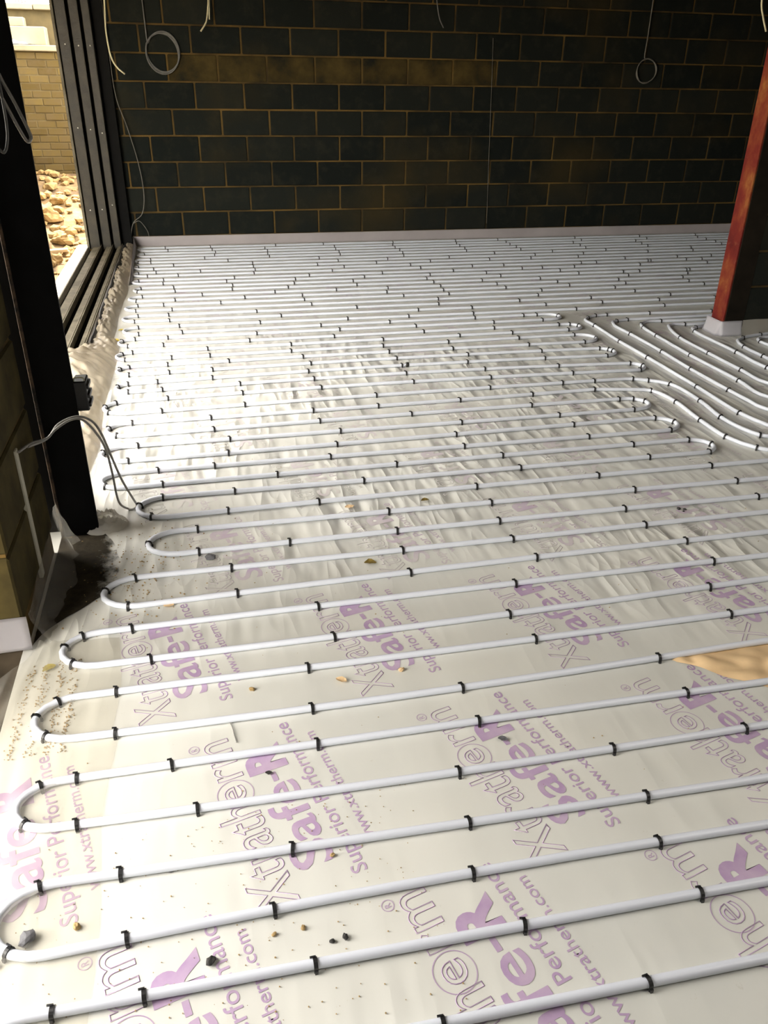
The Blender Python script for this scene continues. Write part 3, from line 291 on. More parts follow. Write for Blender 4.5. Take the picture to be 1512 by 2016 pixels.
 "6100,-3560 6048,-3560 5996,-3560 5944,-3559 5893,-3559 5842,-3558 5790,-3557 5739,-3557 5688,-3556 5637,-3555 5586,-3555 5534,-3554 5483,-3554 5431,-3554 5378,-3554 5326,-3554 5273,-3554 5219,-3555 5166,-3555 5111,-3557 5056,-3558 5000,-3560 4952,-3562 4901,-3564 4848,-3567 4793,-3569 4737,-3573 4679,-3576 4620,-3579 4560,-3583 4500,-3587 4439,-3591 4378,-3595 4317,-3600 4256,-3604 4196,-3609 4137,-3613 4079,-3618 4022,-3622 3966,-3627 3912,-3631 3861,-3636 3811,-3640 3764,-3644 3720,-3648 3678,-3652 3640,-3656 3606,-3659 3575,-3662 3548,-3665 3525,-3668 3429,-3685 3376,-3715 3353,-3781 3349,-3815 3347,-3860 3346,-3912 3347,-3969 3347,-4030 3349,-4092 3350,-4152 3351,-4209 3351,-4260 3349,-4316 3345,-4369 3340,-4420 3338,-4470 3340,-4520 3347,-4571 3358,-4620 3370,-4672 3386,-4725 3406,-4775 3430,-4822 3461,-4863 3500,-4895 3532,-4911 3570,-4923 3612,-4931 3657,-4935 3706,-4936 3758,-4934 3812,-4930 3867,-4926 3923,-4920 3980,-4914 4037,-4909 4093,-4904 4147,-4901 4200,-4900 4252,-4900 4304,-4900 4357,-4900 4410,-4900 4463,-4900 4516,-4900 4570,-4900 4624,-4900 4677,-4900 4731,-4900 4785,-4900 4839,-4900 4893,-4900 4947,-4900 5000,-4900",
 "5000,-3980 4950,-3978 4900,-3977 4850,-3976 4800,-3974 4750,-3973 4699,-3971 4649,-3970 4599,-3968 4549,-3967 4499,-3965 4450,-3962 4400,-3960 4345,-3957 4286,-3952 4225,-3947 4164,-3941 4103,-3935 4044,-3930 3988,-3925 3936,-3921 3889,-3918 3850,-3917 3818,-3917 3748,-3930 3697,-3942 3639,-3958 3589,-3977 3513,-4029 3483,-4093 3466,-4170 3461,-4230 3462,-4295 3466,-4365 3465,-4418 3461,-4479 3458,-4541 3460,-4602 3473,-4654 3500,-4695 3526,-4713 3559,-4725 3598,-4733 3642,-4738 3691,-4738 3744,-4737 3799,-4733 3856,-4728 3915,-4722 3974,-4715 4033,-4709 4091,-4704 4147,-4701 4200,-4700 4252,-4700 4304,-4700 4357,-4700 4410,-4700 4463,-4700 4516,-4700 4570,-4700 4624,-4700 4677,-4700 4731,-4700 4785,-4700 4839,-4700 4893,-4700 4947,-4700 5000,-4700",
 "5000,-4060 4950,-4058 4900,-4055 4850,-4053 4801,-4050 4751,-4048 4701,-4045 4651,-4043 4601,-4040 4551,-4038 4501,-4035 4451,-4033 4400,-4030 4345,-4027 4287,-4024 4226,-4020 4163,-4017 4101,-4013 4039,-4010 3980,-4006 3924,-4003 3874,-4000 3829,-3998 3792,-3996 3764,-3994 3712,-3991 3666,-4025 3645,-4082 3649,-4127 3659,-4181 3657,-4237 3637,-4280 3602,-4327 3561,-4376 3524,-4422 3500,-4463 3500,-4495 3515,-4510 3540,-4520 3574,-4527 3616,-4531 3664,-4532 3718,-4530 3776,-4527 3837,-4523 3900,-4518 3964,-4513 4026,-4508 4088,-4504 4146,-4501 4200,-4500 4252,-4500 4304,-4500 4357,-4500 4410,-4500 4463,-4500 4516,-4500 4570,-4500 4624,-4500 4677,-4500 4731,-4500 4785,-4500 4839,-4500 4893,-4500 4947,-4500 5000,-4500",
]
CLIPS = [
 "-323,-2771,0 -117,-2771,0 -339,-2917,-7 -110,-2919,0 652,-2918,0 242,-186,0 765,-335,0 882,-186,0 1363,-185,0 1453,-334,0 2087,-185,0 -160,-336,0 -190,-186,0 255,-336,0 281,-473,0 775,-471,0 766,-618,0 770,-754,0 1444,-469,0 1451,-616,0 1440,-752,0 2053,-333,0 2044,-466,0 2058,-615,0 2054,-750,0 2030,-897,0 270,-619,0 -378,-484,21 175,-756,0 380,-900,0 1216,-899,0 1371,-1042,0 1840,-1041,0 -309,-758,0 -302,-901,0 -102,-1046,0 592,-1044,0 586,-1191,0 592,-1331,0 571,-1474,0 1158,-1191,0 1379,-1329,0 1702,-1190,0 1249,-1473,0 1661,-1631,0 -408,-890,-21 -406,-1066,38 -268,-1193,0 -242,-1332,0 126,-1332,0 -389,-1346,21 -309,-1476,0 -60,-1475,0 398,-1632,0 892,-1764,0 1025,-1632,0 1475,-1764,0 1354,-1908,0 863,-1909,0 329,-1764,0 -176,-1633,0 -178,-1764,0 -373,-1643,21 368,-1910,0 359,-2050,0 799,-2050,0 681,-2197,0 1165,-2197,0 1358,-2049,0 1582,-2196,0 1543,-2336,0 1644,-2473,0 -93,-1911,0 -81,-2050,0 -344,-1920,21 -359,-2033,-38 124,-2198,0 437,-2337,0 877,-2337,0 873,-2475,0 907,-2624,0 -320,-2199,0 -354,-2333,-21 -78,-2338,0 254,-2476,0 -157,-2477,0 -339,-2479,7 -346,-2625,-7 -95,-2627,0 493,-2770,0 1220,-2770,0 2761,-185,0 2726,-332,0 2720,-464,0 2727,-614,0 2702,-748,0 3226,-184,0 3263,-332,0 3261,-462,0 3274,-612,0 3267,-746,0 4104,-184,0 4112,-331,0 3963,-459,0 3969,-611,0 3968,-743,0 4869,-183,0 4875,-330,0 4679,-456,0 4665,-609,0 4664,-741,0 4117,-894,0 4503,-1035,0 3545,-895,0 3302,-1038,0 2938,-896,0 2437,-1040,0 2787,-1189,0 3202,-1188,0 3808,-1037,0 3686,-1187,0 4104,-1324,0 4268,-1469,0 4298,-1469,0 3586,-1470,0 3738,-1470,0 2210,-1189,0 2826,-1471,0 3135,-1630,0 1987,-1328,0 2044,-1472,0 2527,-1472,0 2943,-1630,0 3448,-1629,0 4100,-1629,0 2298,-1631,0 2559,-1764,0 3249,-1764,0 3790,-1904,0 3949,-1903,0 3766,-2048,0 2052,-1764,0 1983,-1907,0 2425,-2048,0 2641,-1906,0 2944,-2048,0 3363,-1904,0 3038,-2194,0 3596,-2193,0 3589,-2334,0 2005,-2049,0 2021,-2196,0 2006,-2336,0 2010,-2472,0 2504,-2195,0 2530,-2335,0 3086,-2334,0 2784,-2470,0 2694,-2620,0 3425,-2469,0 3525,-2618,0 3071,-2769,0 1882,-2622,0 1842,-2769,0 2482,-2769,0 2634,-2917,0 3093,-2917,0 3571,-2916,0 1647,-2918,0 2055,-2917,0 5548,-183,0 5487,-329,0 5516,-453,0 5530,-608,0 5516,-738,0 5067,-892,0 5001,-1034,0 4657,-1323,0 5027,-1322,0 4836,-1468,0 4670,-1468,0 4791,-1628,0 4412,-1902,0 4445,-1902,0 4336,-2047,0 4203,-2192,0 4176,-2333,0 4239,-2467,0 3751,-2768,0 4056,-2916,0",
 "-349,-4496,21 -93,-4473,3 289,-4458,2 709,-4448,1 1223,-4444,0 1670,-4449,-1 2162,-4463,-2 2577,-4475,21 -373,-4628,-38 -120,-4650,2 290,-4636,2 976,-4620,1 1609,-4612,0 2034,-4611,0 2223,-4611,0 -306,-4213,7 -152,-4202,4 142,-4185,3 678,-4164,2 1228,-4155,1 1628,-4158,-1 2113,-4169,-2 2510,-4185,7 -298,-4340,-7 -125,-4332,4 285,-4311,2 692,-4298,1 1217,-4295,0 1686,-4304,-2 2134,-4323,-3 2579,-4354,-21 -318,-3916,21 -103,-3905,2 245,-3895,1 683,-3886,1 1213,-3880,0 1619,-3880,0 2122,-3884,-1 2500,-3890,-1 -310,-4056,-7 -93,-4049,3 145,-4039,2 710,-4022,1 1229,-4015,0 1674,-4016,0 2148,-4024,-1 2533,-4040,-21 -314,-3634,7 129,-3628,1 641,-3621,1 1232,-3614,1 1746,-3608,1 2113,-3604,1 2517,-3599,1 -349,-3773,-21 -83,-3776,1 140,-3771,1 626,-3761,1 1203,-3748,1 1632,-3739,1 2111,-3729,1 2502,-3720,1 -314,-3346,7 -112,-3345,0 451,-3341,0 998,-3338,0 1521,-3335,0 2079,-3332,0 2440,-3330,0 -349,-3496,-21 -137,-3501,1 394,-3494,1 935,-3487,1 1539,-3479,1 2032,-3473,1 2504,-3467,1 2583,-3473,-21 -307,-3073,7 -43,-3072,0 494,-3074,0 1100,-3076,0 1535,-3078,0 2013,-3080,0 2807,-3083,0 -297,-3234,-7 -24,-3231,1 891,-3215,1 1368,-3207,1 1987,-3197,1 2351,-3191,1 2453,-3189,1 -399,-4544,78 -357,-4248,56 -366,-3945,56 -375,-3654,38 -391,-3378,56 2631,-4407,-78 2580,-4068,-56 2595,-4098,-78 2615,-3816,78 2630,-3513,-78 2598,-3238,-78 3521,-3084,0 2661,-5486,-32 2610,-5239,-89 2637,-5007,85 2620,-4737,-73 2531,-4657,-27 2457,-4620,-27",
 "-241,-7608,-1 -84,-7611,-1 226,-7616,-1 639,-7623,-1 1019,-7631,-1 430,-7769,-1 821,-7777,-1 -301,-7339,7 -142,-7340,-2 215,-7352,-2 608,-7363,-2 1037,-7376,-2 -337,-7475,-38 -121,-7491,1 162,-7488,0 576,-7489,-1 999,-7497,-1 -339,-7062,21 -260,-7052,0 -43,-7053,0 312,-7056,0 732,-7060,-1 1323,-7068,-1 -357,-7170,-38 -245,-7192,-2 16,-7201,-2 630,-7216,-1 1030,-7221,-1 1398,-7223,0 -338,-6767,21 -191,-6755,0 328,-6759,0 1008,-6761,0 1659,-6762,0 -351,-6895,-38 -182,-6917,-1 316,-6925,0 728,-6926,0 1326,-6917,2 -305,-6485,21 -166,-6472,1 398,-6467,0 1056,-6465,0 1787,-6468,0 -319,-6611,-38 -106,-6631,0 422,-6631,0 976,-6626,1 1682,-6611,2 -171,-6188,7 144,-6186,0 740,-6186,0 1151,-6185,0 1682,-6182,0 -183,-6351,-7 155,-6344,2 731,-6331,1 1189,-6324,1 1769,-6321,0 36,-5895,0 756,-5896,0 1169,-5899,0 1786,-5904,-1 2252,-5909,-1 38,-6059,1 357,-6054,1 753,-6049,1 1150,-6047,0 1667,-6048,0 2249,-6054,-1 -94,-5610,7 186,-5609,0 714,-5611,0 1401,-5614,0 2009,-5616,0 2309,-5612,21 -132,-5765,-21 153,-5772,2 504,-5763,1 1158,-5752,1 1699,-5749,0 2231,-5750,0 -119,-5353,0 115,-5351,0 616,-5349,0 1232,-5348,0 1843,-5348,0 2271,-5345,7 -322,-5469,-38 -97,-5492,1 370,-5487,1 884,-5481,1 1369,-5477,0 2005,-5472,0 2290,-5473,-7 -214,-5071,0 193,-5070,0 709,-5069,0 1306,-5067,0 1819,-5064,0 2228,-5062,0 -247,-5232,1 180,-5226,1 666,-5218,1 1236,-5207,1 1836,-5195,1 2275,-5191,-21 -253,-4789,0 116,-4787,0 620,-4782,1 954,-4776,1 1390,-4767,2 1797,-4755,2 2163,-4744,-12 -315,-4937,-21 125,-4938,2 631,-4924,1 1092,-4915,1 1733,-4907,0 2224,-4906,0 2301,-4918,-21 -385,-6819,78 -351,-6530,78 -261,-6250,78 -136,-5971,78 -180,-5666,56 -359,-5121,56 -358,-4840,56 2368,-5539,-78 2343,-5255,-78 2344,-4960,-56 2553,-5617,-57 2486,-5472,-72 2484,-5258,88 2502,-5000,89 2462,-4815,-28",
 "3782,-3303,1 3290,-3285,-2 2956,-3277,4 2868,-3283,4 2787,-3327,50 2742,-3532,-87 2732,-3918,89 2741,-4262,-89 2744,-4802,90 2738,-5206,-87",
 "3042,-3425,4 2951,-3445,29 2886,-3768,-87 2890,-4169,90 2881,-4515,89 2887,-4886,-88",
 "3262,-3500,-3 3079,-3553,65 3052,-3637,77 3039,-3835,88 3027,-4267,90 3038,-4751,-89",
 "3383,-3611,-14 3171,-3906,85 3164,-4249,90 3167,-4582,-89",
 "3417,-3692,30 3353,-3781,84 3351,-4260,-90 3347,-4571,-82",
 "3752,-3929,11 3589,-3977,20 3466,-4170,77 3466,-4365,-87",
 "3645,-4082,70",
]

# ------------------------------------------------------------------ structure
def structure(o, label, cat): return tag(o, label, cat, kind='structure')
bm = B(-.47, 6.6, -9.7, .0, -.15, 0); box(bm, -.6, -.47, -5.95, 0, -.15, 0); box(bm, -.6, -.47, -9.7, -6.98, -.15, 0)
floor = structure(obj('floor', bm, M['floor']), 'off-white insulated floor under clear sheeting with purple print', 'floor')
bm = bmesh.new()
for a in ((-1.02, 2.2, -9.7, .3), (3.3, 6.7, -9.7, .3), (2.2, 3.3, -8.0, .3), (2.2, 3.3, -9.7, -8.8)): box(bm, *a, 2.565, 2.75)      # gap is an added unseen opening that lights the near floor
structure(obj('ceiling', bm, M['concrete']), 'plain ceiling above the unfinished room', 'ceiling')
wall = structure(obj('wall_back', B(-.92, 6.7, 0.0, .3, -.15, 2.565), M['mortar']), 'dark concrete block wall with ochre mortar at far end', 'wall')
def block_mesh(name, w, h, d=.06, bev=.007, mat='block'):
    me = bpy.data.meshes.new(name); b = B(-w / 2, w / 2, -.007, d, -h / 2, h / 2, bev=bev); b.to_mesh(me); b.free(); me.materials.append(M[mat]); return me
full = block_mesh('block', .436, .212); cut = {}; stained = block_mesh('block', .436, .212, mat='block_stained')
for row in range(-2, 9):
    z = 1.8892 - .225 * row + .1125
    x = (.0 if row % 2 == 0 else .225) - .9 - .45
    while x < 6.6:
        a, b2 = max(x, -.92), min(x + .45, 6.6)
        if b2 - a > .08:
            wd = b2 - a - .014
            if abs(wd - .436) < .002: me = stained if row == 2 and -.3 < a < 2.9 else full
            else:
                k = round(wd, 3)
                me = cut.setdefault(k, None) or block_mesh('block', wd, .212); cut[k] = me
            o = obj('block', me, parent=wall, loc=((a + b2) / 2, random.uniform(-.0015, .0015), z + random.uniform(-.001, .001)))
            o.rotation_euler = (random.uniform(-.003, .003), random.uniform(-.003, .003), random.uniform(-.003, .003))
        x += .45
structure(obj('blocker', B(-1.47, -1.02, -9.7, 1.7, 2.42, 2.62), M['concrete']), 'roof eaves added out of view to shade the side openings', 'blocker')  # added out of view to keep high sky light off the floor
wl = structure(obj('wall_left', B(-1.02, -.60, -9.7, .0, 2.32, 2.565), M['concrete']), 'lintel band above the side openings', 'wall')
structure(obj('wall_lowered_head', B(-1.02, -.60, -7.8, -6.5, 1.9, 2.32), M['concrete']), 'unseen lintel set low over the near side doorway to cut light', 'wall')  # unseen doorway head, lowered to dim the near floor
structure(obj('wall_sky_blocker', B(-1.02, -.955, -6.9, -6.5, -.55, 1.9), M['block']), 'added unseen wall outside the pier, blocking doorway light', 'wall')  # unseen, added to weaken doorway light at the pier foot
pier = structure(obj('wall_pier', B(-.95, -.458, -6.495, -5.95, -.55, 2.32), M['mortar']), 'ochre stained block pier beside the black steel column', 'wall')
obj('footing', B(-.955, -.455, -6.502, -5.94, -.55, -.004, bev=.004), M['hardcore'], pier)
pb = bpy.data.meshes.new('block'); b = B(-.25, .25, -.2825, .2825, -.106, .106, bev=.006); b.to_mesh(b_ := pb); b.free(); pb.materials.append(M['ochre_block'])
for i in range(10):
    obj('block', pb, parent=pier, loc=(-.70, -6.2225, .2015 + .225 * i - .0), rot=(0, 0, random.uniform(-.004, .004)))
structure(obj('wall_right', B(6.6, 6.8, -9.7, .3, -.15, 2.565), M['block']), 'dark block wall closing the right side', 'wall')
part = structure(obj('wall_partition', B(3.625, 6.6, -3.865, -3.73, -.0, 2.565), M['mortar']), 'dark block partition to the right of the red post', 'wall')
for row in range(-2, 9):
    z = 1.8892 - .225 * row + .1125; x = 3.63 - (.225 if row % 2 else 0)
    while x < 6.5:
        a, b2 = max(x, 3.63), min(x + .45, 6.59)
        if b2 - a > .08:
            wd = b2 - a - .014; k = round(wd, 3)
            me = full if abs(wd - .436) < .002 else (cut.setdefault(k, None) or block_mesh('block', wd, .212)); 
            if me is not full: cut[k] = me
            obj('block', me, parent=part, loc=((a + b2) / 2, -3.866, z))
        x += .45

structure(obj('wall_front', B(-1.02, 6.8, -9.9, -9.7, -.15, 2.565), M['block']), 'block wall behind the viewpoint', 'wall')
structure(obj('wall_front_left', B(-1.02, -.60, -9.7, -7.8, -.15, 2.32), M['block']), 'block wall at the near left behind the viewpoint', 'wall')
structure(obj('wall_light_blocker', B(-2.47, -2.32, -4.0, 3.48, -.4, 4.4), M['gmortar']), 'added unseen wall beside the garden, cutting light to the window', 'wall')  # out-of-view wall added to cut sky light at the far window end
structure(obj('ground_hardcore', B(-.66, 6.7, -9.7, .3, -.55, -.36), M['hardcore']), 'dark hardcore below the floor edge at the pier', 'ground')
# ground and garden outside the window
def ground_z(x, y):
    s = max(0, min(1, (y - .6) / 2.7)); s = s * s * (3 - 2 * s)
    return -.20 + .53 * s + .05 * fn(x * 1.9, y * 1.9) + .025 * fn(x * 6, y * 6, 3)
bm = bmesh.new()
grid(bm, 90, 150, lambda u, v: Vector((-9 + 8.4 * u, -16 + 22 * v, ground_z(-9 + 8.4 * u, -16 + 22 * v) if (-9 + 8.4 * u) < -.65 else -.22)))
structure(obj('ground_outside', bm, M['soil']), 'sunlit ochre soil and clay outside the window', 'ground')
structure(obj('ground_patio', B(-.6, 12, -18, -9.7, -.35, -.18), M['plaster_out']), 'pale yard behind the viewpoint', 'ground')
GY = 3.5
gw = empty('garden_wall', (-1.9, GY, .3))
tag(gw, 'weathered yellow brick garden wall beyond the rubble', 'garden wall')
core = obj('wall_core', B(-2.6, 1.3, 0.006, .3, -.6, 1.44), M['gmortar'], gw)
gb = bpy.data.meshes.new('brick'); b = B(-.108, .108, 0, .06, -.037, .037, bev=.004); b.to_mesh(gb); b.free(); gb.materials.append(M['gbrick'])
for r in range(17):
    for i in range(8):
        obj('brick', gb, parent=gw, loc=(-.75 + .226 * i + (.113 if r % 2 else 0), random.uniform(-.006, .004), .03 + .085 * r))
cp = bpy.data.meshes.new('coping_slab'); b = B(-.29, .29, -.05, .32, 0, .065, bev=.008); b.to_mesh(cp); b.free(); cp.materials.append(M['stone_pale'])
for i in range(4): obj('coping_slab', cp, parent=gw, loc=(-.9 + .585 * i, 0, 1.44))
ut = empty('upper_terrace_wall', (-1.9, 3.95, 1.7)); tag(ut, 'upper terrace wall with pale coping behind garden wall', 'garden wall')
obj('wall_face', B(-2.5, 1.2, 0, .2, -1.2, .50), M['gmortar'], ut)
for i in range(5): obj('coping_slab', cp, parent=ut, loc=(-1.2 + .59 * i, -.02, .50))
tag(obj('concrete_step', B(-2.30, -1.5, 3.70, 3.945, 1.807, 2.01, bev=.01), M['stone_pale']), 'pale stone step sitting on top of garden wall', 'step')
tag(obj('stone_offcut', B(-1.97, -1.74, 3.76, 3.94, 2.011, 2.11, bev=.008), M['stone_pale']), 'small pale stone offcut on the garden step', 'stone')
bm = bmesh.new(); grid(bm, 20, 10, lambda u, v: Vector((-2.1 + .45 * u, 3.47 + .22 * v, 1.815 + .06 * max(0, math.sin(3.0 * u + .4)) * (.6 + .5 * fn(u * 6, v * 5)) * math.sin(math.pi * v) + .01 * fn(u * 20, v * 20))))
tag(obj('white_rubble_sack', bm, M['sill']), 'crumpled white sack lying on the garden wall coping', 'sack')
def shrub(name, loc, label, mat, n, sx, sz, seed):
    rnd = random.Random(seed); root = empty(name, loc); tag(root, label, 'shrub', 'plants above the terrace wall')
    bm = bmesh.new()
    for _ in range(n):
        c = Vector((rnd.uniform(-sx, sx), rnd.uniform(-.12, .12), rnd.uniform(0, sz))); a = rnd.uniform(0, 6.28); t_ = rnd.uniform(-.6, .9); L = rnd.uniform(.03, .06)
        d = Vector((math.cos(a), math.sin(a), t_)).normalized() * L; s = d.cross(Vector((0, .3, 1))).normalized() * L * .38
        v = [bm.verts.new(c), bm.verts.new(c + d * .5 + s), bm.verts.new(c + d), bm.verts.new(c + d * .5 - s)]; bm.faces.new(v)
    obj('foliage', bm, mat, root)
    bm = bmesh.new()
    for k in range(4): tube(bm, [(sx * .15 * k - .1, 0, -.12), (sx * .3 * k - .2, .03, sz * .8)], .006, 5)
    obj('stem', bm, M['leaf_red'], root)
shrub('garden_shrub', (-1.72, 4.02, 2.36), 'bright green leafy plant above the terrace wall', M['leaf_green'], 260, .22, .28, 3)
shrub('garden_shrub', (-2.14, 4.02, 2.34), 'dark reddish leafy plant above the terrace wall', M['leaf_red'], 220, .18, .22, 4)
# rubble bank
bm = bmesh.new(); rnd = random.Random(11)
for k in range(520):
    x, y = rnd.uniform(-2.25, -1.06), rnd.uniform(-3.2, 3.3); s = rnd.uniform(.012, .05) if y < .3 else rnd.uniform(.02, .075)
    q = rock(k, s, s * rnd.uniform(.7, 1.3), s * rnd.uniform(.5, .9), 1); me = bpy.data.meshes.new('r'); q.to_mesh(me); q.free()
    me.transform(Matrix.Translation((x, y, ground_z(x, y) - .005)) @ Matrix.Rotation(rnd.uniform(0, 6), 4, 'Z')); bm.from_mesh(me); bpy.data.meshes.remove(me)
tag(obj('loose_rubble', bm, M['rock_ochre']), 'loose small ochre rubble covering the ground outside', 'rubble', kind='stuff')
spots = [(-1.34, 1.15, .10, 'rock_ochre', 'pale ochre clay lump on bank near the window'), (-1.55, 1.75, .13, 'rock_ochre', 'largest clay lump high on the rubble bank'),
         (-1.32, .25, .09, 'rock_ochre', 'brown clay lump beside the window sill'), (-1.62, 1.0, .085, 'rock_grey', 'grey stone half buried in rubble bank'),
         (-1.30, -.55, .08, 'rock_grey', 'grey stone lying close outside the white sill'), (-1.45, 2.2, .09, 'rock_ochre', 'clay lump just below the dark soil')]
for k, (x, y, s, m, lab) in enumerate(spots):
    tag(obj('rubble_stone', rock(k + 50, s, s * .8, s * .7, 3, .5), M[m], loc=(x, y, ground_z(x, y) - .02)), lab, 'stone', 'larger stones outside')
for k, (x, y, L, wd, a, lab) in enumerate([(-1.42, .62, .42, .07, 8, 'long pale timber offcut lying across rubble'), (-1.52, -.05, .30, .06, -6, 'short pale timber offcut near the sill'), (-1.35, -.30, .22, .035, 14, 'thin white timber strip among rubble')]):
    tag(obj('timber_offcut', B(-L / 2, L / 2, -wd / 2, wd / 2, -.0, .03, bev=.004), M['timber'], loc=(x, y, ground_z(x, y) + .03), rot=(.05, -.04, R(a))), lab, 'timber', 'timber offcuts')

# sliding door frame at the window
win = empty('window_1', (-.76, -2.9, 0)); structure(win, 'bronze triple track sliding door frame along the left side', 'window frame')
def wpart(name, bm, m, par=win):
    bmesh.ops.translate(bm, verts=bm.verts, vec=(.76, 2.9, 0)); return obj(name, bm, M[m], par)
Y0, Y1 = -5.62, -.05
wpart('track_bed', B(-.93, -.585, Y0, Y1, -.13, -.022), 'groove')
wpart('outer_sill', B(-1.01, -.905, Y0, Y1, -.03, .036, bev=.006), 'sill')
def wsub(name, bm, m, par):                                        # sub-part of a frame part
    bmesh.ops.translate(bm, verts=bm.verts, vec=(.76, 2.9, 0)); return obj(name, bm, M[m], par)
for a, b2 in ((-.866, -.790), (-.742, -.684), (-.636, -.596)):
    tr_ = wpart('track', B(a, b2, Y0, Y1, -.02, .026, bev=.003), 'track')
    wsub('track_rail', B(b2 - .016, b2 - .006, Y0, Y1, .0, .037, bev=.002), 'track', tr_)
    wsub('track_lip', B(b2, b2 + .007, Y0, Y1, .0, .043, bev=.001), 'track', tr_)
wpart('jamb_back', B(-.90, -.585, -.06, -.012, .0, 2.32), 'groove')
wpart('jamb_nosing', B(-.915, -.893, -.155, -.012, .0, 2.32, bev=.003), 'track')
for a, b2 in ((-.885, -.792), (-.770, -.690), (-.668, -.600)):
    j = wpart('jamb_profile', B(a, b2, -.135, -.05, .0, 2.32, bev=.004), 'frame')
    wsub('jamb_lip', B(b2 - .008, b2, -.175, -.06, .0, 2.32, bev=.002), 'frame', j)
    for z in (.35, 1.05, 1.75):
        bm = bmesh.new(); bmesh.ops.create_cone(bm, cap_ends=True, segments=10, radius1=.006, radius2=.004, depth=.006, matrix=Matrix.Translation(((a + b2) / 2, -.138, z + random.uniform(-.06, .06))) @ Matrix.Rotation(R(90), 4, 'X'))
        wsub('screw_head', bm, 'sill', j)
wpart('corner_reveal', B(-.585, -.50, -.085, -.012, .0, 2.32), 'groove')
# torn black damp course between track and sheeting
bm = bmesh.new(); grid(bm, 60, 4, lambda u, v: Vector((-.582 + (.05 + .018 * fn(u * 14)) * v, -.25 - 3.3 * u, .045 + .03 * math.sin(v * 3) * (1 + .6 * fn(u * 19, v * 3)) - .03 * v)))
tag(obj('damp_course_strip', bm, M['clip']), 'torn black damp course strip beside the sliding door track', 'membrane strip')

# black steel column and pier fittings
col = empty('steel_column', (-.375, -5.72, 0)); tag(col, 'tall black steel column between the window and the block pier', 'column')
def cpart(name, bm, m, par=None):
    bmesh.ops.translate(bm, verts=bm.verts, vec=(.375, 5.72, 0)); return obj(name, bm, M[m], par or col)
cpart('flange', B(-.437, -.314, -5.845, -5.833, 0, 2.565), 'black_steel'); cpart('flange', B(-.437, -.335, -5.72, -5.708, 0, 2.565), 'black_steel')
cpart('web', B(-.381, -.371, -5.833, -5.72, 0, 2.565), 'black_steel')
cpart('lit_edge', B(-.446, -.435, -5.850, -5.838, 0.0, 2.565, bev=.002), 'edge_light_paint')  # lighter strip painted as light catching the flange edge
cpart('frame_closure', B(-.60, -.437, -5.80, -5.62, 0, 2.32), 'black_steel')
bx = empty('junction_box', (-.296, -5.80, .525)); tag(bx, 'small black ribbed box fixed to the column side', 'junction box')
case = obj('case', B(-.022, .020, -.04, .04, -.052, .052, bev=.004), M['clip'], bx)
for z in (-.03, .0, .032): obj('rib', B(.018, .027, -.036, .036, z - .009, z + .006, bev=.002), M['clip'], case)
obj('hook', tube(bmesh.new(), crom([(-.018, -.03, .052), (-.015, -.03, .062), (.012, -.03, .062), (.016, -.03, .05)], 4), .0022, 6), M['cable_pale'], bx)
tag(obj('timber_batten', B(-.457, -.445, -6.215, -6.185, .062, .50, bev=.001), M['batten']), 'thin pale batten upright against the block pier', 'batten')

# red steel post
rp = empty('steel_post', (3.555, -3.80, 0)); tag(rp, 'red oxide steel post rising out of a white wrapped base', 'post')
def rpart(name, bm, m):
    bmesh.ops.translate(bm, verts=bm.verts, vec=(-3.555, 3.80, 0)); return obj(name, bm, M[m], rp)
rpart('flange', B(3.49, 3.503, -3.868, -3.735, 0, 2.565, bev=.002), 'red'); rpart('flange', B(3.610, 3.623, -3.868, -3.735, 0, 2.565, bev=.002), 'red')
rpart('web', B(3.503, 3.610, -3.808, -3.796, 0, 2.565), 'red')
rpart('shade_panel', B(3.503, 3.640, -3.874, -3.81, 0, 2.565), 'post_shade_paint')  # dark panel painted as the shaded side of the steel
# white edge strips
tag(obj('perimeter_strip', B(-.50, 6.58, -.022, -.008, 0, .093, bev=.003), M['strip']), 'long whitish edging strip along the foot of back wall', 'edging strip')
bm = bmesh.new()
def wrap(u, v):
    P = [(3.470, -3.715), (3.468, -3.875), (3.474, -3.884), (3.625, -3.886)]
    s = u * 3; i = min(2, int(s)); f = s - i; x = P[i][0] * (1 - f) + P[i + 1][0] * f; y = P[i][1] * (1 - f) + P[i + 1][1] * f
    fl_ = (1 - v) ** 2 * .022
    return Vector((x - (fl_ if i == 0 else fl_ * (1 - f) if i == 1 else 0), y - (fl_ if i == 2 else 0), .001 + .097 * v))
grid(bm, 24, 6, wrap); bmesh.ops.solidify(bm, geom=bm.faces[:], thickness=.003)
tag(obj('post_wrap', bm, M['white_wrap']), 'bright white membrane collar wrapped round red post base', 'membrane collar')
bm = bmesh.new(); grid(bm, 60, 6, lambda u, v: Vector((3.625 + 2.9 * u, -3.884 - .012 * (1 - v) + .006 * fn(u * 30, v * 3) - .006, .0015 + (.10 + .006 * fn(u * 12)) * v)))
tag(obj('membrane_upstand', bm, M['poly']), 'grey clear sheeting turned up against the dark partition', 'membrane')
bm = bmesh.new()
grid(bm, 20, 8, lambda u, v: Vector((-.93 + .49 * u, -6.513 - .010 * (1 - v) ** 2 - .004 * math.sin(u * 5), .004 + .108 * v + .006 * u)))
bmesh.ops.solidify(bm, geom=bm.faces[:], thickness=.003)
tag(obj('pier_wrap', bm, M['pier_white']), 'white edging strip folded round the foot of block pier', 'edging strip')

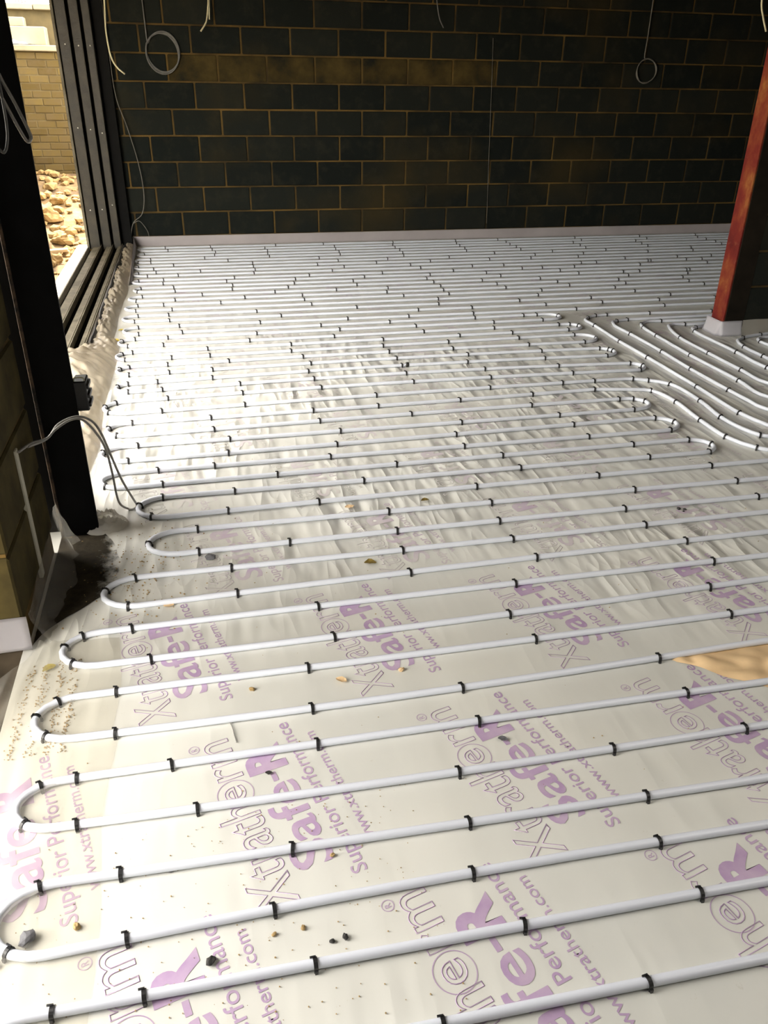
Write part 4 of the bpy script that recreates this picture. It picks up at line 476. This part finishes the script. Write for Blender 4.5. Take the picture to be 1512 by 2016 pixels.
# ------------------------------------------------------------------ clear sheeting that is bunched up
def edge_in(y):   # inner edge of the bunched sheet beside the track
    return -.45 + .03 * fn(y * 1.7)
def m2(u, v):
    y = -.12 - 5.62 * u
    x0, x1 = -.575, edge_in(y) + (.05 if y < -3.4 else 0)
    x = x0 + (x1 - x0) * v
    z = .004 + .055 * math.sin(math.pi * min(1, v * 1.05)) ** .8 * (.75 + .5 * fn(y * 2.1)) + .055 * abs(fn(x * 15 + y * 3, y * 7)) * (1 - v * .7) + .030 * abs(fn(x * 34, y * 19)) * (1 - v * .6)
    if v > .97: z = .003
    b_ = math.exp(-((y + 3.95) / .30) ** 2)
    x -= b_ * .12 * (1 - v); z += b_ * .085 * (1 - v) * (1 + .5 * fn(x * 14, y * 14))
    return Vector((x, y, z))
bm = bmesh.new(); grid(bm, 320, 26, m2)
tag(obj('threshold_sheeting', bm, M['poly_dusty']), 'crumpled clear polythene bunched along the sliding door threshold', 'sheeting')
bm = bmesh.new(); grid(bm, 40, 8, lambda u, v: Vector((-.498 + .03 * v + .05 * u, -.05 - 1.7 * u, .004 + (.10 - .07 * u) * (1 - abs(2 * v - 1)) + .01 * fn(u * 9, v * 3))))
tag(obj('edge_foam', bm, M['strip']), 'white foam edging curling up at window corner of back wall', 'edging strip')
def m3(u, v):
    y = -5.87 - .62 * u; hgt = .15 - .04 * u + .02 * fn(u * 5)
    pl = .030 * fn(u * 9, 1.7) * (1 - v) + .016 * fn(u * 19, v * 3) * (1 - v * .6)          # pleats fanning to the floor
    x = -.438 + .075 * (1 - v) ** 1.6 * (.5 + .5 * math.sin(math.pi * min(1, u * 1.15))) + pl * (.4 + .6 * (1 - v))
    return Vector((max(x, -.441), y, .003 + hgt * v))
bm = bmesh.new(); grid(bm, 90, 14, m3)
tag(obj('pier_sheeting', bm, M['poly_clear']), 'clear sheeting pleated up against the side of block pier', 'sheeting')
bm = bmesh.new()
def shade_film(u, v):
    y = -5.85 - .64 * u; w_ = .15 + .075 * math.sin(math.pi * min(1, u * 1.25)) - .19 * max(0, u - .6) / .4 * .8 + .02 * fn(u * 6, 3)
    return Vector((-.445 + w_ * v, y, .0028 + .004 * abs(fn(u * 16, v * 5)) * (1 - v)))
grid(bm, 40, 10, shade_film)
tag(obj('shade_dirt_patch', bm, M['shade_dirt_film']), 'painted shade and dirt on the sheeting between pier and loops', 'dirt')  # shade of pier and column painted as a dark patch, with some dirt
bm = bmesh.new()
def m4(u, v):
    a = u * 6.28; r_ = .035 + .05 * v; return Vector((-.300 + r_ * math.cos(a) * 1.0, -5.79 + r_ * .9 * math.sin(a), .004 + .06 * (1 - v) * (.6 + .8 * abs(fn(math.cos(a) * 3, math.sin(a) * 3, v * 3))) + .012 * abs(fn(a * 3, v * 9))))
grid(bm, 48, 12, m4); tag(obj('crumpled_sheeting', bm, M['poly']), 'small crumpled wad of clear sheeting at column foot', 'sheeting')
def m1(u, v):
    y = -6.50 - 2.6 * u
    xr = -.20 + .03 * fn(y * 2.3) + (.0 if y > -6.9 else .02); xl = -.455 - .55 * min(.8, max(0, -6.53 - y)) if y > -7.76 else -.575
    x = xr + (xl - xr) * v
    fold = abs(fn(x * 22 + 1.3 * fn(y * 1.2), y * 1.1)) ** 1.3
    pin = math.exp(-((y + 6.52) / .22) ** 2)
    z = .0025 + .013 * (1 - fold * 2.2) * min(1, v * 7) * (.35 + .65 * (x < -.30)) 
    z = max(z, .0022)
    if x < -.50:
        k = (-.50 - x) / .6; z = z - .22 * min(1, k * 1.4) ** 1.4 + .03 * abs(fn(x * 12, y * 5))
    if pin > .05 and x < -.36:
        k = min(1, (-.36 - x) / .3); x += pin * .10 * k; z += pin * .035 * k
    return Vector((x, y, z))
bm = bmesh.new(); grid(bm, 220, 90, m1)
tag(obj('overlap_sheeting', bm, M['poly_clear']), 'clear sheet with long folds hanging over the floor edge', 'sheeting')

# ------------------------------------------------------------------ printed lettering on the boards
def text_mesh(s, length, height, outline=0, bold=0):
    cu = bpy.data.curves.new('txt', 'FONT'); cu.body = s; cu.size = 1; cu.align_x = 'LEFT'; cu.resolution_u = 4
    if bold: cu.offset = bold
    if outline: cu.fill_mode = 'NONE'
    o = bpy.data.objects.new('txt', cu); COL.objects.link(o); bpy.context.view_layer.update()
    if outline:
        cu.bevel_resolution = 0; cu.bevel_depth = .0001; bpy.context.view_layer.update()
    dg = bpy.context.evaluated_depsgraph_get(); me = bpy.data.meshes.new_from_object(o.evaluated_get(dg))
    xs = [v.co.x for v in me.vertices]; ys = [v.co.y for v in me.vertices]; x0, x1, y0, y1 = min(xs), max(xs), min(ys), max(ys)
    sx = length / (x1 - x0); sy = height / (y1 - y0)
    if outline:
        bpy.data.meshes.remove(me); cu.bevel_depth = outline / ((sx + sy) / 2); cu.bevel_resolution = 0; bpy.context.view_layer.update()
        dg = bpy.context.evaluated_depsgraph_get(); me = bpy.data.meshes.new_from_object(o.evaluated_get(dg))
    for v in me.vertices: v.co = Vector(((v.co.x - x0) * sx, (v.co.y - y0) * sy, 0 if not outline else v.co.z * sx * .3))
    bpy.data.objects.remove(o); bpy.data.curves.remove(cu); return me
def ring(bm, cx, cy, r, w_, n=36):
    a = [bm.verts.new((cx + (r - w_) * math.cos(6.2832 * k / n), cy + (r - w_) * math.sin(6.2832 * k / n), 0)) for k in range(n)]
    b_ = [bm.verts.new((cx + r * math.cos(6.2832 * k / n), cy + r * math.sin(6.2832 * k / n), 0)) for k in range(n)]
    for k in range(n): bm.faces.new((a[k], b_[k], b_[(k + 1) % n], a[(k + 1) % n]))
bm = bmesh.new()
def put(me, x, y):
    me.transform(Matrix.Translation((x, y, 0))); bm.from_mesh(me); bpy.data.meshes.remove(me)
# local frame: x along reading direction, y up, origin on the centre of the Safe-R line
put(text_mesh('Safe', .250, .092, 0, .012), -.190, -.046)
put(text_mesh('-', .030, .013), .068, -.010)
put(text_mesh('R', .085, .098, 0, .045), .105, -.048)
put(text_mesh('Xtrath', .285, .094, .0011), -.250, .060)
put(text_mesh('e', .045, .048, .0011), .049, .072)
ring(bm, .0715, .096, .043, .0020)
put(text_mesh('rm', .135, .062, .0011), .120, .062)
put(text_mesh('R', .010, .014), .244, .140); ring(bm, .249, .147, .0135, .0018, 20)
put(text_mesh('Superior Performance', .490, .046, 0, .004), -.245, -.106)
put(text_mesh('www.xtratherm.com', .372, .027, 0, .004), -.187, -.146)
pm = bpy.data.meshes.new('printed_lettering'); bmesh.ops.dissolve_degenerate(bm, dist=1e-6, edges=bm.edges[:]); bm.to_mesh(pm); bm.free(); pm.materials.append(M['print'])
rows = [(-8.67, .11), (-8.115, -.19), (-7.562, -.027), (-7.05, .179), (-6.455, -.072), (-5.905, .125), (-5.35, -.10), (-4.80, .17), (-4.25, .0), (-3.7, .21), (-3.15, -.06), (-2.6, .14), (-2.05, -.02), (-1.5, .2), (-.95, .05), (-.42, .2)]
pms = {}
for k in ('print_hazy', 'print_faint'): pms[k] = pm.copy(); pms[k].materials.clear(); pms[k].materials.append(M[k])
for y, x0 in rows:
    for i in range(-1, 12):
        x = x0 + .5835 * i
        if x < -.42 or x > 6.0: continue
        obj('printed_lettering', pm if y < -6.2 else pms['print_hazy' if y < -5.6 else 'print_faint'], parent=floor, loc=(x + .034, y - .163, .0008), rot=(0, 0, R(104.3)))

# ------------------------------------------------------------------ heating pipes
def parse(s): return [tuple(int(k) for k in q.split(',')) for q in s.split()]
clip_me = bpy.data.meshes.new('clip'); bm = bmesh.new()
ro, ri, hw = .0124, .0102, .0040
prof = []
n = 8
for k in range(n + 1):
    a = math.pi * k / n; prof.append((math.cos(a), math.sin(a)))
outer = [(ro, -.0105)] + [(ro * c_, ro * s_) for c_, s_ in prof] + [(-ro, -.0105)]
inner = [(ri, -.0105)] + [(ri * c_, ri * s_) for c_, s_ in prof] + [(-ri, -.0105)]
Vv = [[bm.verts.new((sx * hw, p_[0], p_[1])) for p_ in ring_] for ring_ in (outer, inner) for sx in (-1, 1)]
oa, ob, ia, ib = Vv
for k in range(len(outer) - 1):
    bm.faces.new((oa[k], ob[k], ob[k + 1], oa[k + 1])); bm.faces.new((ia[k], ia[k + 1], ib[k + 1], ib[k]))
    bm.faces.new((oa[k], oa[k + 1], ia[k + 1], ia[k])); bm.faces.new((ob[k], ib[k], ib[k + 1], ob[k + 1]))
box(bm, -.0030, .0030, -ro - .0030, -ro + .002, -.0105, -.002)              # near leg barb
box(bm, -.0095, .0020, ro * .45, ro * .45 + .0030, ro * .78, ro * .78 + .0035)   # tail of the staple on the far shoulder
bmesh.ops.recalc_face_normals(bm, faces=bm.faces[:]); bm.to_mesh(clip_me); bm.free(); clip_me.materials.append(M['clip'])
PZ, PR = .0103, .0098
labels = ['white heating pipe looping in close parallel runs across the far floor', 'white heating pipe of the middle runs that turn back before the post',
          'white heating pipe of the wide near runs in the foreground', 'outermost white pipe sweeping down to the right nearest the loop ends',
          'second white pipe sweeping down right from the loop ends', 'third white pipe sweeping down right, middle of the five diagonal pipes',
          'fourth white pipe sweeping down right towards the frame edge', 'white pipe sweeping down right nearest the wrapped red post',
          'short white pipe bend in front of the partition sheeting', 'short white pipe end at right frame edge by partition']
rnd = random.Random(5)
for k, (ps, cs) in enumerate(zip(PATHS, CLIPS)):
    P = [(x / 1000, y / 1000, PZ) for x, y in parse(ps)]
    Q = [P[0]]
    for q in P[1:]:
        if (Vector(q) - Vector(Q[-1])).length > .006: Q.append(q)
    root = empty('heating_pipe', (Q[0][0], Q[0][1], 0)); tag(root, labels[k], 'heating pipe', 'underfloor heating pipes')
    off = Vector((Q[0][0], Q[0][1], 0))
    Q = [Vector(q) - off for q in Q]
    obj('pipe_run', tube(bmesh.new(), Q, PR, 12, uv=True), M['pipe'], root)
    for x, y, a in parse(cs):
        o = obj('clip', clip_me, parent=root, loc=(x / 1000 - off.x, y / 1000 - off.y, PZ), rot=(0, 0, R(a + rnd.uniform(-9, 9))))

# ------------------------------------------------------------------ cables
def cable(name, pts, rad, m, label, cat='cable', group=None, sm=8, n=7):
    pts = [Vector(p) for p in pts]; c0 = pts[0].copy()
    return tag(obj(name, tube(bmesh.new(), crom([p - c0 for p in pts], sm), rad, n), M[m], loc=c0), label, cat, group)
cable('hanging_cable', [(-.44, -.35, 2.55), (-.447, -.35, 2.2), (-.452, -.35, 2.032), (-.462, -.35, 1.906), (-.470, -.35, 1.796), (-.457, -.35, 1.629), (-.418, -.35, 1.546), (-.358, -.35, 1.493)], .0075, 'cable_pale', 'pale cable with curved end hanging beside the window jamb')
cable('hanging_cable', [(.43, -.1, 2.55), (.415, -.1, 2.2), (.407, -.1, 2.076), (.388, -.1, 1.961), (.370, -.1, 1.903), (.320, -.1, 1.837)], .007, 'cable_pale', 'short pale cable end hanging near the top of the wall')
cable('hanging_cable', [(.44, -.09, 2.55), (.425, -.09, 2.2), (.412, -.09, 2.05), (.405, -.09, 1.93)], .006, 'cable_pale', 'shorter straight twin of the pale hanging cable end')
cable('hanging_cable', [(2.45, -.1, 2.55), (2.47, -.1, 2.25), (2.484, -.1, 2.137), (2.515, -.1, 1.998), (2.559, -.1, 1.918)], .005, 'cable_dim', 'dim cable end curving over the middle of block wall')
cable('hanging_cable', [(3.33, -3.80, 2.55), (3.335, -3.8, 2.1), (3.346, -3.8, 1.899), (3.378, -3.8, 1.815), (3.413, -3.8, 1.749)], .005, 'cable_pale', 'pale cable end hanging beside top of the red post')
pts = [(-.164, -.03, 2.55), (-.158, -.03, 2.1), (-.155, -.03, 1.80)]
for k in range(0, 81):
    a = math.pi * .85 - 2 * math.pi * k / 20; rr = .148 + .006 * math.sin(k * .7) + .004 * (k // 20)
    pts.append((-.028 + rr * .93 * math.cos(a) * 1.0, -.022 - .004 * (k // 20), 1.667 + rr * math.sin(a) * 1.02))
cable('cable_coil', pts, .006, 'cable_dim', 'coiled cable ring hanging on the wall beside the window', 'cable', None, 2, 6)
pts = [(4.705, -.03, 2.55), (4.705, -.03, 2.208), (4.706, -.03, 1.908), (4.70, -.03, 1.75)]
for k in range(0, 61):
    a = math.pi * .6 - 2 * math.pi * k / 20; rr = .108 + .004 * math.sin(k)
    pts.append((4.748 + rr * math.cos(a), -.022 - .004 * (k // 20), 1.597 + rr * math.sin(a)))
cable('cable_coil', pts, .005, 'cable_thin', 'faint coiled cable ring on dark right part of wall', 'cable', None, 2, 6)
cable('thin_wire', [(-.50, -.06, 2.55), (-.49, -.06, 1.7), (-.479, -.06, 1.315), (-.415, -.06, 1.067), (-.355, -.06, .766), (-.337, -.06, .498), (-.374, -.06, .314), (-.471, -.06, .223), (-.515, -.08, .06)], .0035, 'cable_thin', 'thin wire drooping down the window corner of the wall')
cable('thin_wire', [(-.471, -.06, .223), (-.42, -.06, .245), (-.386, -.06, .221), (-.345, -.06, .15), (-.337, -.06, .10)], .003, 'cable_thin', 'short thin wire tail curling near floor by window corner')
cable('plumb_line', [(3.085, -.02, 1.85), (3.102, -.02, 1.44), (3.125, -.02, .8), (3.151, -.02, .149)], .0022, 'line_dim', 'thin straight pale line running down the block wall', 'line')
cable('hanging_cable', [(-.375, -5.93, 2.3), (-.37, -5.94, 1.8), (-.357, -5.95, 1.53), (-.342, -5.95, 1.466), (-.316, -5.95, 1.40), (-.293, -5.95, 1.33), (-.294, -5.95, 1.313), (-.305, -5.95, 1.311), (-.325, -5.95, 1.357), (-.36, -5.95, 1.45)], .0045, 'cable_grey', 'grey cable loop hanging high on the black column')
cable('hanging_cable', [(-.36, -5.93, 2.3), (-.35, -5.94, 1.7), (-.347, -5.95, 1.443), (-.348, -5.95, 1.357), (-.355, -5.95, 1.307), (-.372, -5.95, 1.281), (-.40, -5.95, 1.33)], .004, 'cable_dim', 'dim cable loop hanging high at left frame edge')
cable('cable_bight', [(-.44, -6.2, .492), (-.434, -6.05, .456), (-.406, -5.94, .426), (-.373, -5.90, .456), (-.317, -5.88, .471), (-.273, -5.87, .449), (-.249, -5.86, .394), (-.234, -5.82, .289), (-.218, -5.77, .174), (-.200, -5.68, .05), (-.193, -5.655, .008), (-.205, -5.682, .006), (-.228, -5.675, .008), (-.243, -5.72, .05), (-.246, -5.76, .109), (-.243, -5.80, .211), (-.245, -5.84, .318), (-.259, -5.86, .385), (-.295, -5.88, .455), (-.333, -5.89, .465), (-.380, -5.92, .447), (-.411, -5.95, .425), (-.435, -6.1, .465)], .0042, 'cable_grey', 'grey cable bight looping from the pier down to floor')

# ------------------------------------------------------------------ debris on the floor
def leaf(name, x, y, s, a, m, label, cat='leaf', curl=.35):
    bm = bmesh.new()
    def f(u, v):
        wd = math.sin(math.pi * min(.98, max(.02, u))) ** .7 * (1 + .25 * fn(u * 7, v * 3, x * 9)); vv = (v - .5) * wd
        return Vector(((u - .5) * s * 1.5, vv * s, .0022 + s * curl * (abs(v - .5) * 2) ** 2 * wd * .6 + s * .12 * (1 + fn(u * 5, v * 5, y * 5))))
    grid(bm, 10, 6, f); return tag(obj(name, bm, M[m], loc=(x, y, .001), rot=(0, 0, R(a))), label, cat)
leaf('dry_leaf', .316, -5.893, .026, 20, 'leaf_olive', 'olive dry leaf lying against a pipe near the column')
leaf('dry_leaf', .920, -5.822, .022, 5, 'leaf_olive', 'dark dry leaf between pipes in the middle of floor')
leaf('dry_leaf', .612, -6.240, .028, -10, 'leaf_olive', 'brown dry leaf flake between two mid floor pipes')
leaf('dry_leaf', -.383, -6.613, .026, 35, 'leaf_yellow', 'yellow leaf on sheeting folds beside the block pier')
leaf('dry_leaf', -.412, -3.103, .030, 10, 'leaf_yellow', 'upper of two yellow leaf bits by threshold sheeting')
leaf('dry_leaf', -.436, -3.347, .038, -15, 'leaf_yellow', 'larger yellow leaf bits by threshold sheeting near loop end')
leaf('tan_flake', -.061, -6.363, .022, 0, 'kraft', 'round tan flake just below a loop near the column', 'flake', .1)
leaf('tan_flake', .411, -6.824, .022, -35, 'kraft', 'thin tan shaving on floor left of centre', 'flake', .2)
leaf('tan_smear', .616, -5.818, .026, 10, 'kraft', 'faint tan flake between pipes above the centre', 'flake', .05)
leaf('blue_flake', .774, -7.128, .017, -20, 'pebble_grey', 'blue grey flake lying on the printed letter e', 'flake', .2)
leaf('dark_sliver', .184, -7.121, .012, -15, 'chip_dark', 'dark sliver beside the left printed dash', 'flake', .1)
for k, (x, y, s, m, lab) in enumerate([
    (.076, -6.101, .018, 'pebble_grey', 'dark grey stone chip below the loop by column'), (-.308, -7.450, .018, 'pebble_grey', 'largest grey pebble against the nearest left loop'),
    (-.220, -7.441, .009, 'pebble_tan', 'ochre pebble inside the nearest left loop'), (-.043, -7.346, .009, 'pebble_grey', 'small grey pebble just below second nearest left run'),
    (.034, -7.566, .011, 'chip_dark', 'black crumb cluster beside the big printed letter R'), (.291, -7.570, .0075, 'chip_dark', 'right hand black crumb above bottom pipe clip'),
    (.265, -7.573, .006, 'chip_dark', 'left hand black crumb above bottom pipe clip'), (.156, -7.536, .0055, 'pebble_tan', 'tiny brown pebble left of centre in foreground'),
    (.213, -7.533, .006, 'pebble_tan', 'tiny speckled pebble in the foreground between two runs'), (.166, -6.811, .0085, 'pebble_tan', 'tan pebble between runs left of centre'),
    (.296, -7.380, .006, 'pebble_tan', 'tiny olive pebble right of printed S in foreground'), (1.884, -6.079, .009, 'chip_dark', 'largest of three dark chips at right of floor'),
    (1.905, -6.088, .007, 'chip_dark', 'right one of three dark chips at right of floor'), (1.893, -6.100, .005, 'chip_dark', 'lowest of three dark chips at right of floor'),
    (1.262, -4.150, .022, 'chip_dark', 'dark scrap beside a pipe clip in far floor centre'), (1.09, -5.205, .010, 'chip_dark', 'dark chip between middle runs'),
    (.585, -6.812, .009, 'kraft', 'copper coloured curl on floor at the centre')]):
    tag(obj('stone_chip', rock(k + 200, s, s * .75, s * .6, 2, .4), M[m], loc=(x, y, .0005), rot=(0, 0, k)), lab, 'stone chip')
cable('wire_offcut', [(.097, -6.918, .003), (.106, -6.95, .004), (.110, -6.98, .003), (.114, -7.003, .003)], .0016, 'cable_grey', 'thin grey wire offcut below a run left of centre', 'wire offcut')
cable('red_tie', [(-.372, -7.475, .005), (-.365, -7.485, .012), (-.355, -7.492, .006), (-.36, -7.50, .004)], .004, 'red', 'bright red scrap by the nearest left loop', 'scrap')
bm = bmesh.new(); rnd = random.Random(21)
def crumb(x, y, s):
    q = bmesh.ops.create_icosphere(bm, subdivisions=1, radius=s, matrix=Matrix.Translation((x, y, s * .5 + .001)) @ Matrix.Diagonal((1, rnd.uniform(.6, 1.3), .6, 1)))
for k in range(300):
    x, y = rnd.gauss(-.16, .10), rnd.gauss(-6.12, .16); crumb(x, y, rnd.uniform(.0010, .0036))
for k in range(260):
    x, y = rnd.uniform(-.34, .5), rnd.uniform(-7.75, -7.2); crumb(x, y, rnd.uniform(.0007, .0019))
for k in range(220):
    x, y = rnd.uniform(-.3, 2.4), rnd.uniform(-7.3, -4.6); crumb(x, y, rnd.uniform(.0008, .0024))
for k in range(420):
    i = rnd.choice((-.345, -.39, -.43, -.31)); x, y = rnd.gauss(i, .007), rnd.uniform(-6.95, -6.58); crumb(x, y, rnd.uniform(.0012, .003))
tag(obj('dirt_crumbs', bm, M['pebble_tan']), 'fine brown dirt crumbs scattered over the sheeting', 'dirt', kind='stuff')
# torn tan facing
bm = bmesh.new()
poly = [(1.366, -6.924), (1.469, -6.911), (1.69, -6.905), (1.80, -6.93), (1.66, -7.03), (1.60, -7.115), (1.535, -7.10), (1.50, -7.05), (1.444, -7.027)]
def patch(u, v):
    top = Vector((1.366 + .44 * u, -6.922 + .014 * math.sin(u * 3.1))); low = Vector((1.375 + .30 * u + .02 * fn(u * 4), -6.935 - .175 * min(1, u * 1.35) + .03 * max(0, u - .7)))
    p_ = top * (1 - v) + low * v
    e_ = min(v, 1 - v, u * 2.5, (1 - u) * 2) * 4
    return Vector((p_.x, p_.y, .0016 + min(1, e_) * .016 * abs(fn(p_.x * 13 + p_.y * 9, p_.y * 15)) * 2))
grid(bm, 28, 14, patch)
tag(obj('torn_facing', bm, M['kraft']), 'torn tan patch of bare board facing at right', 'torn facing')
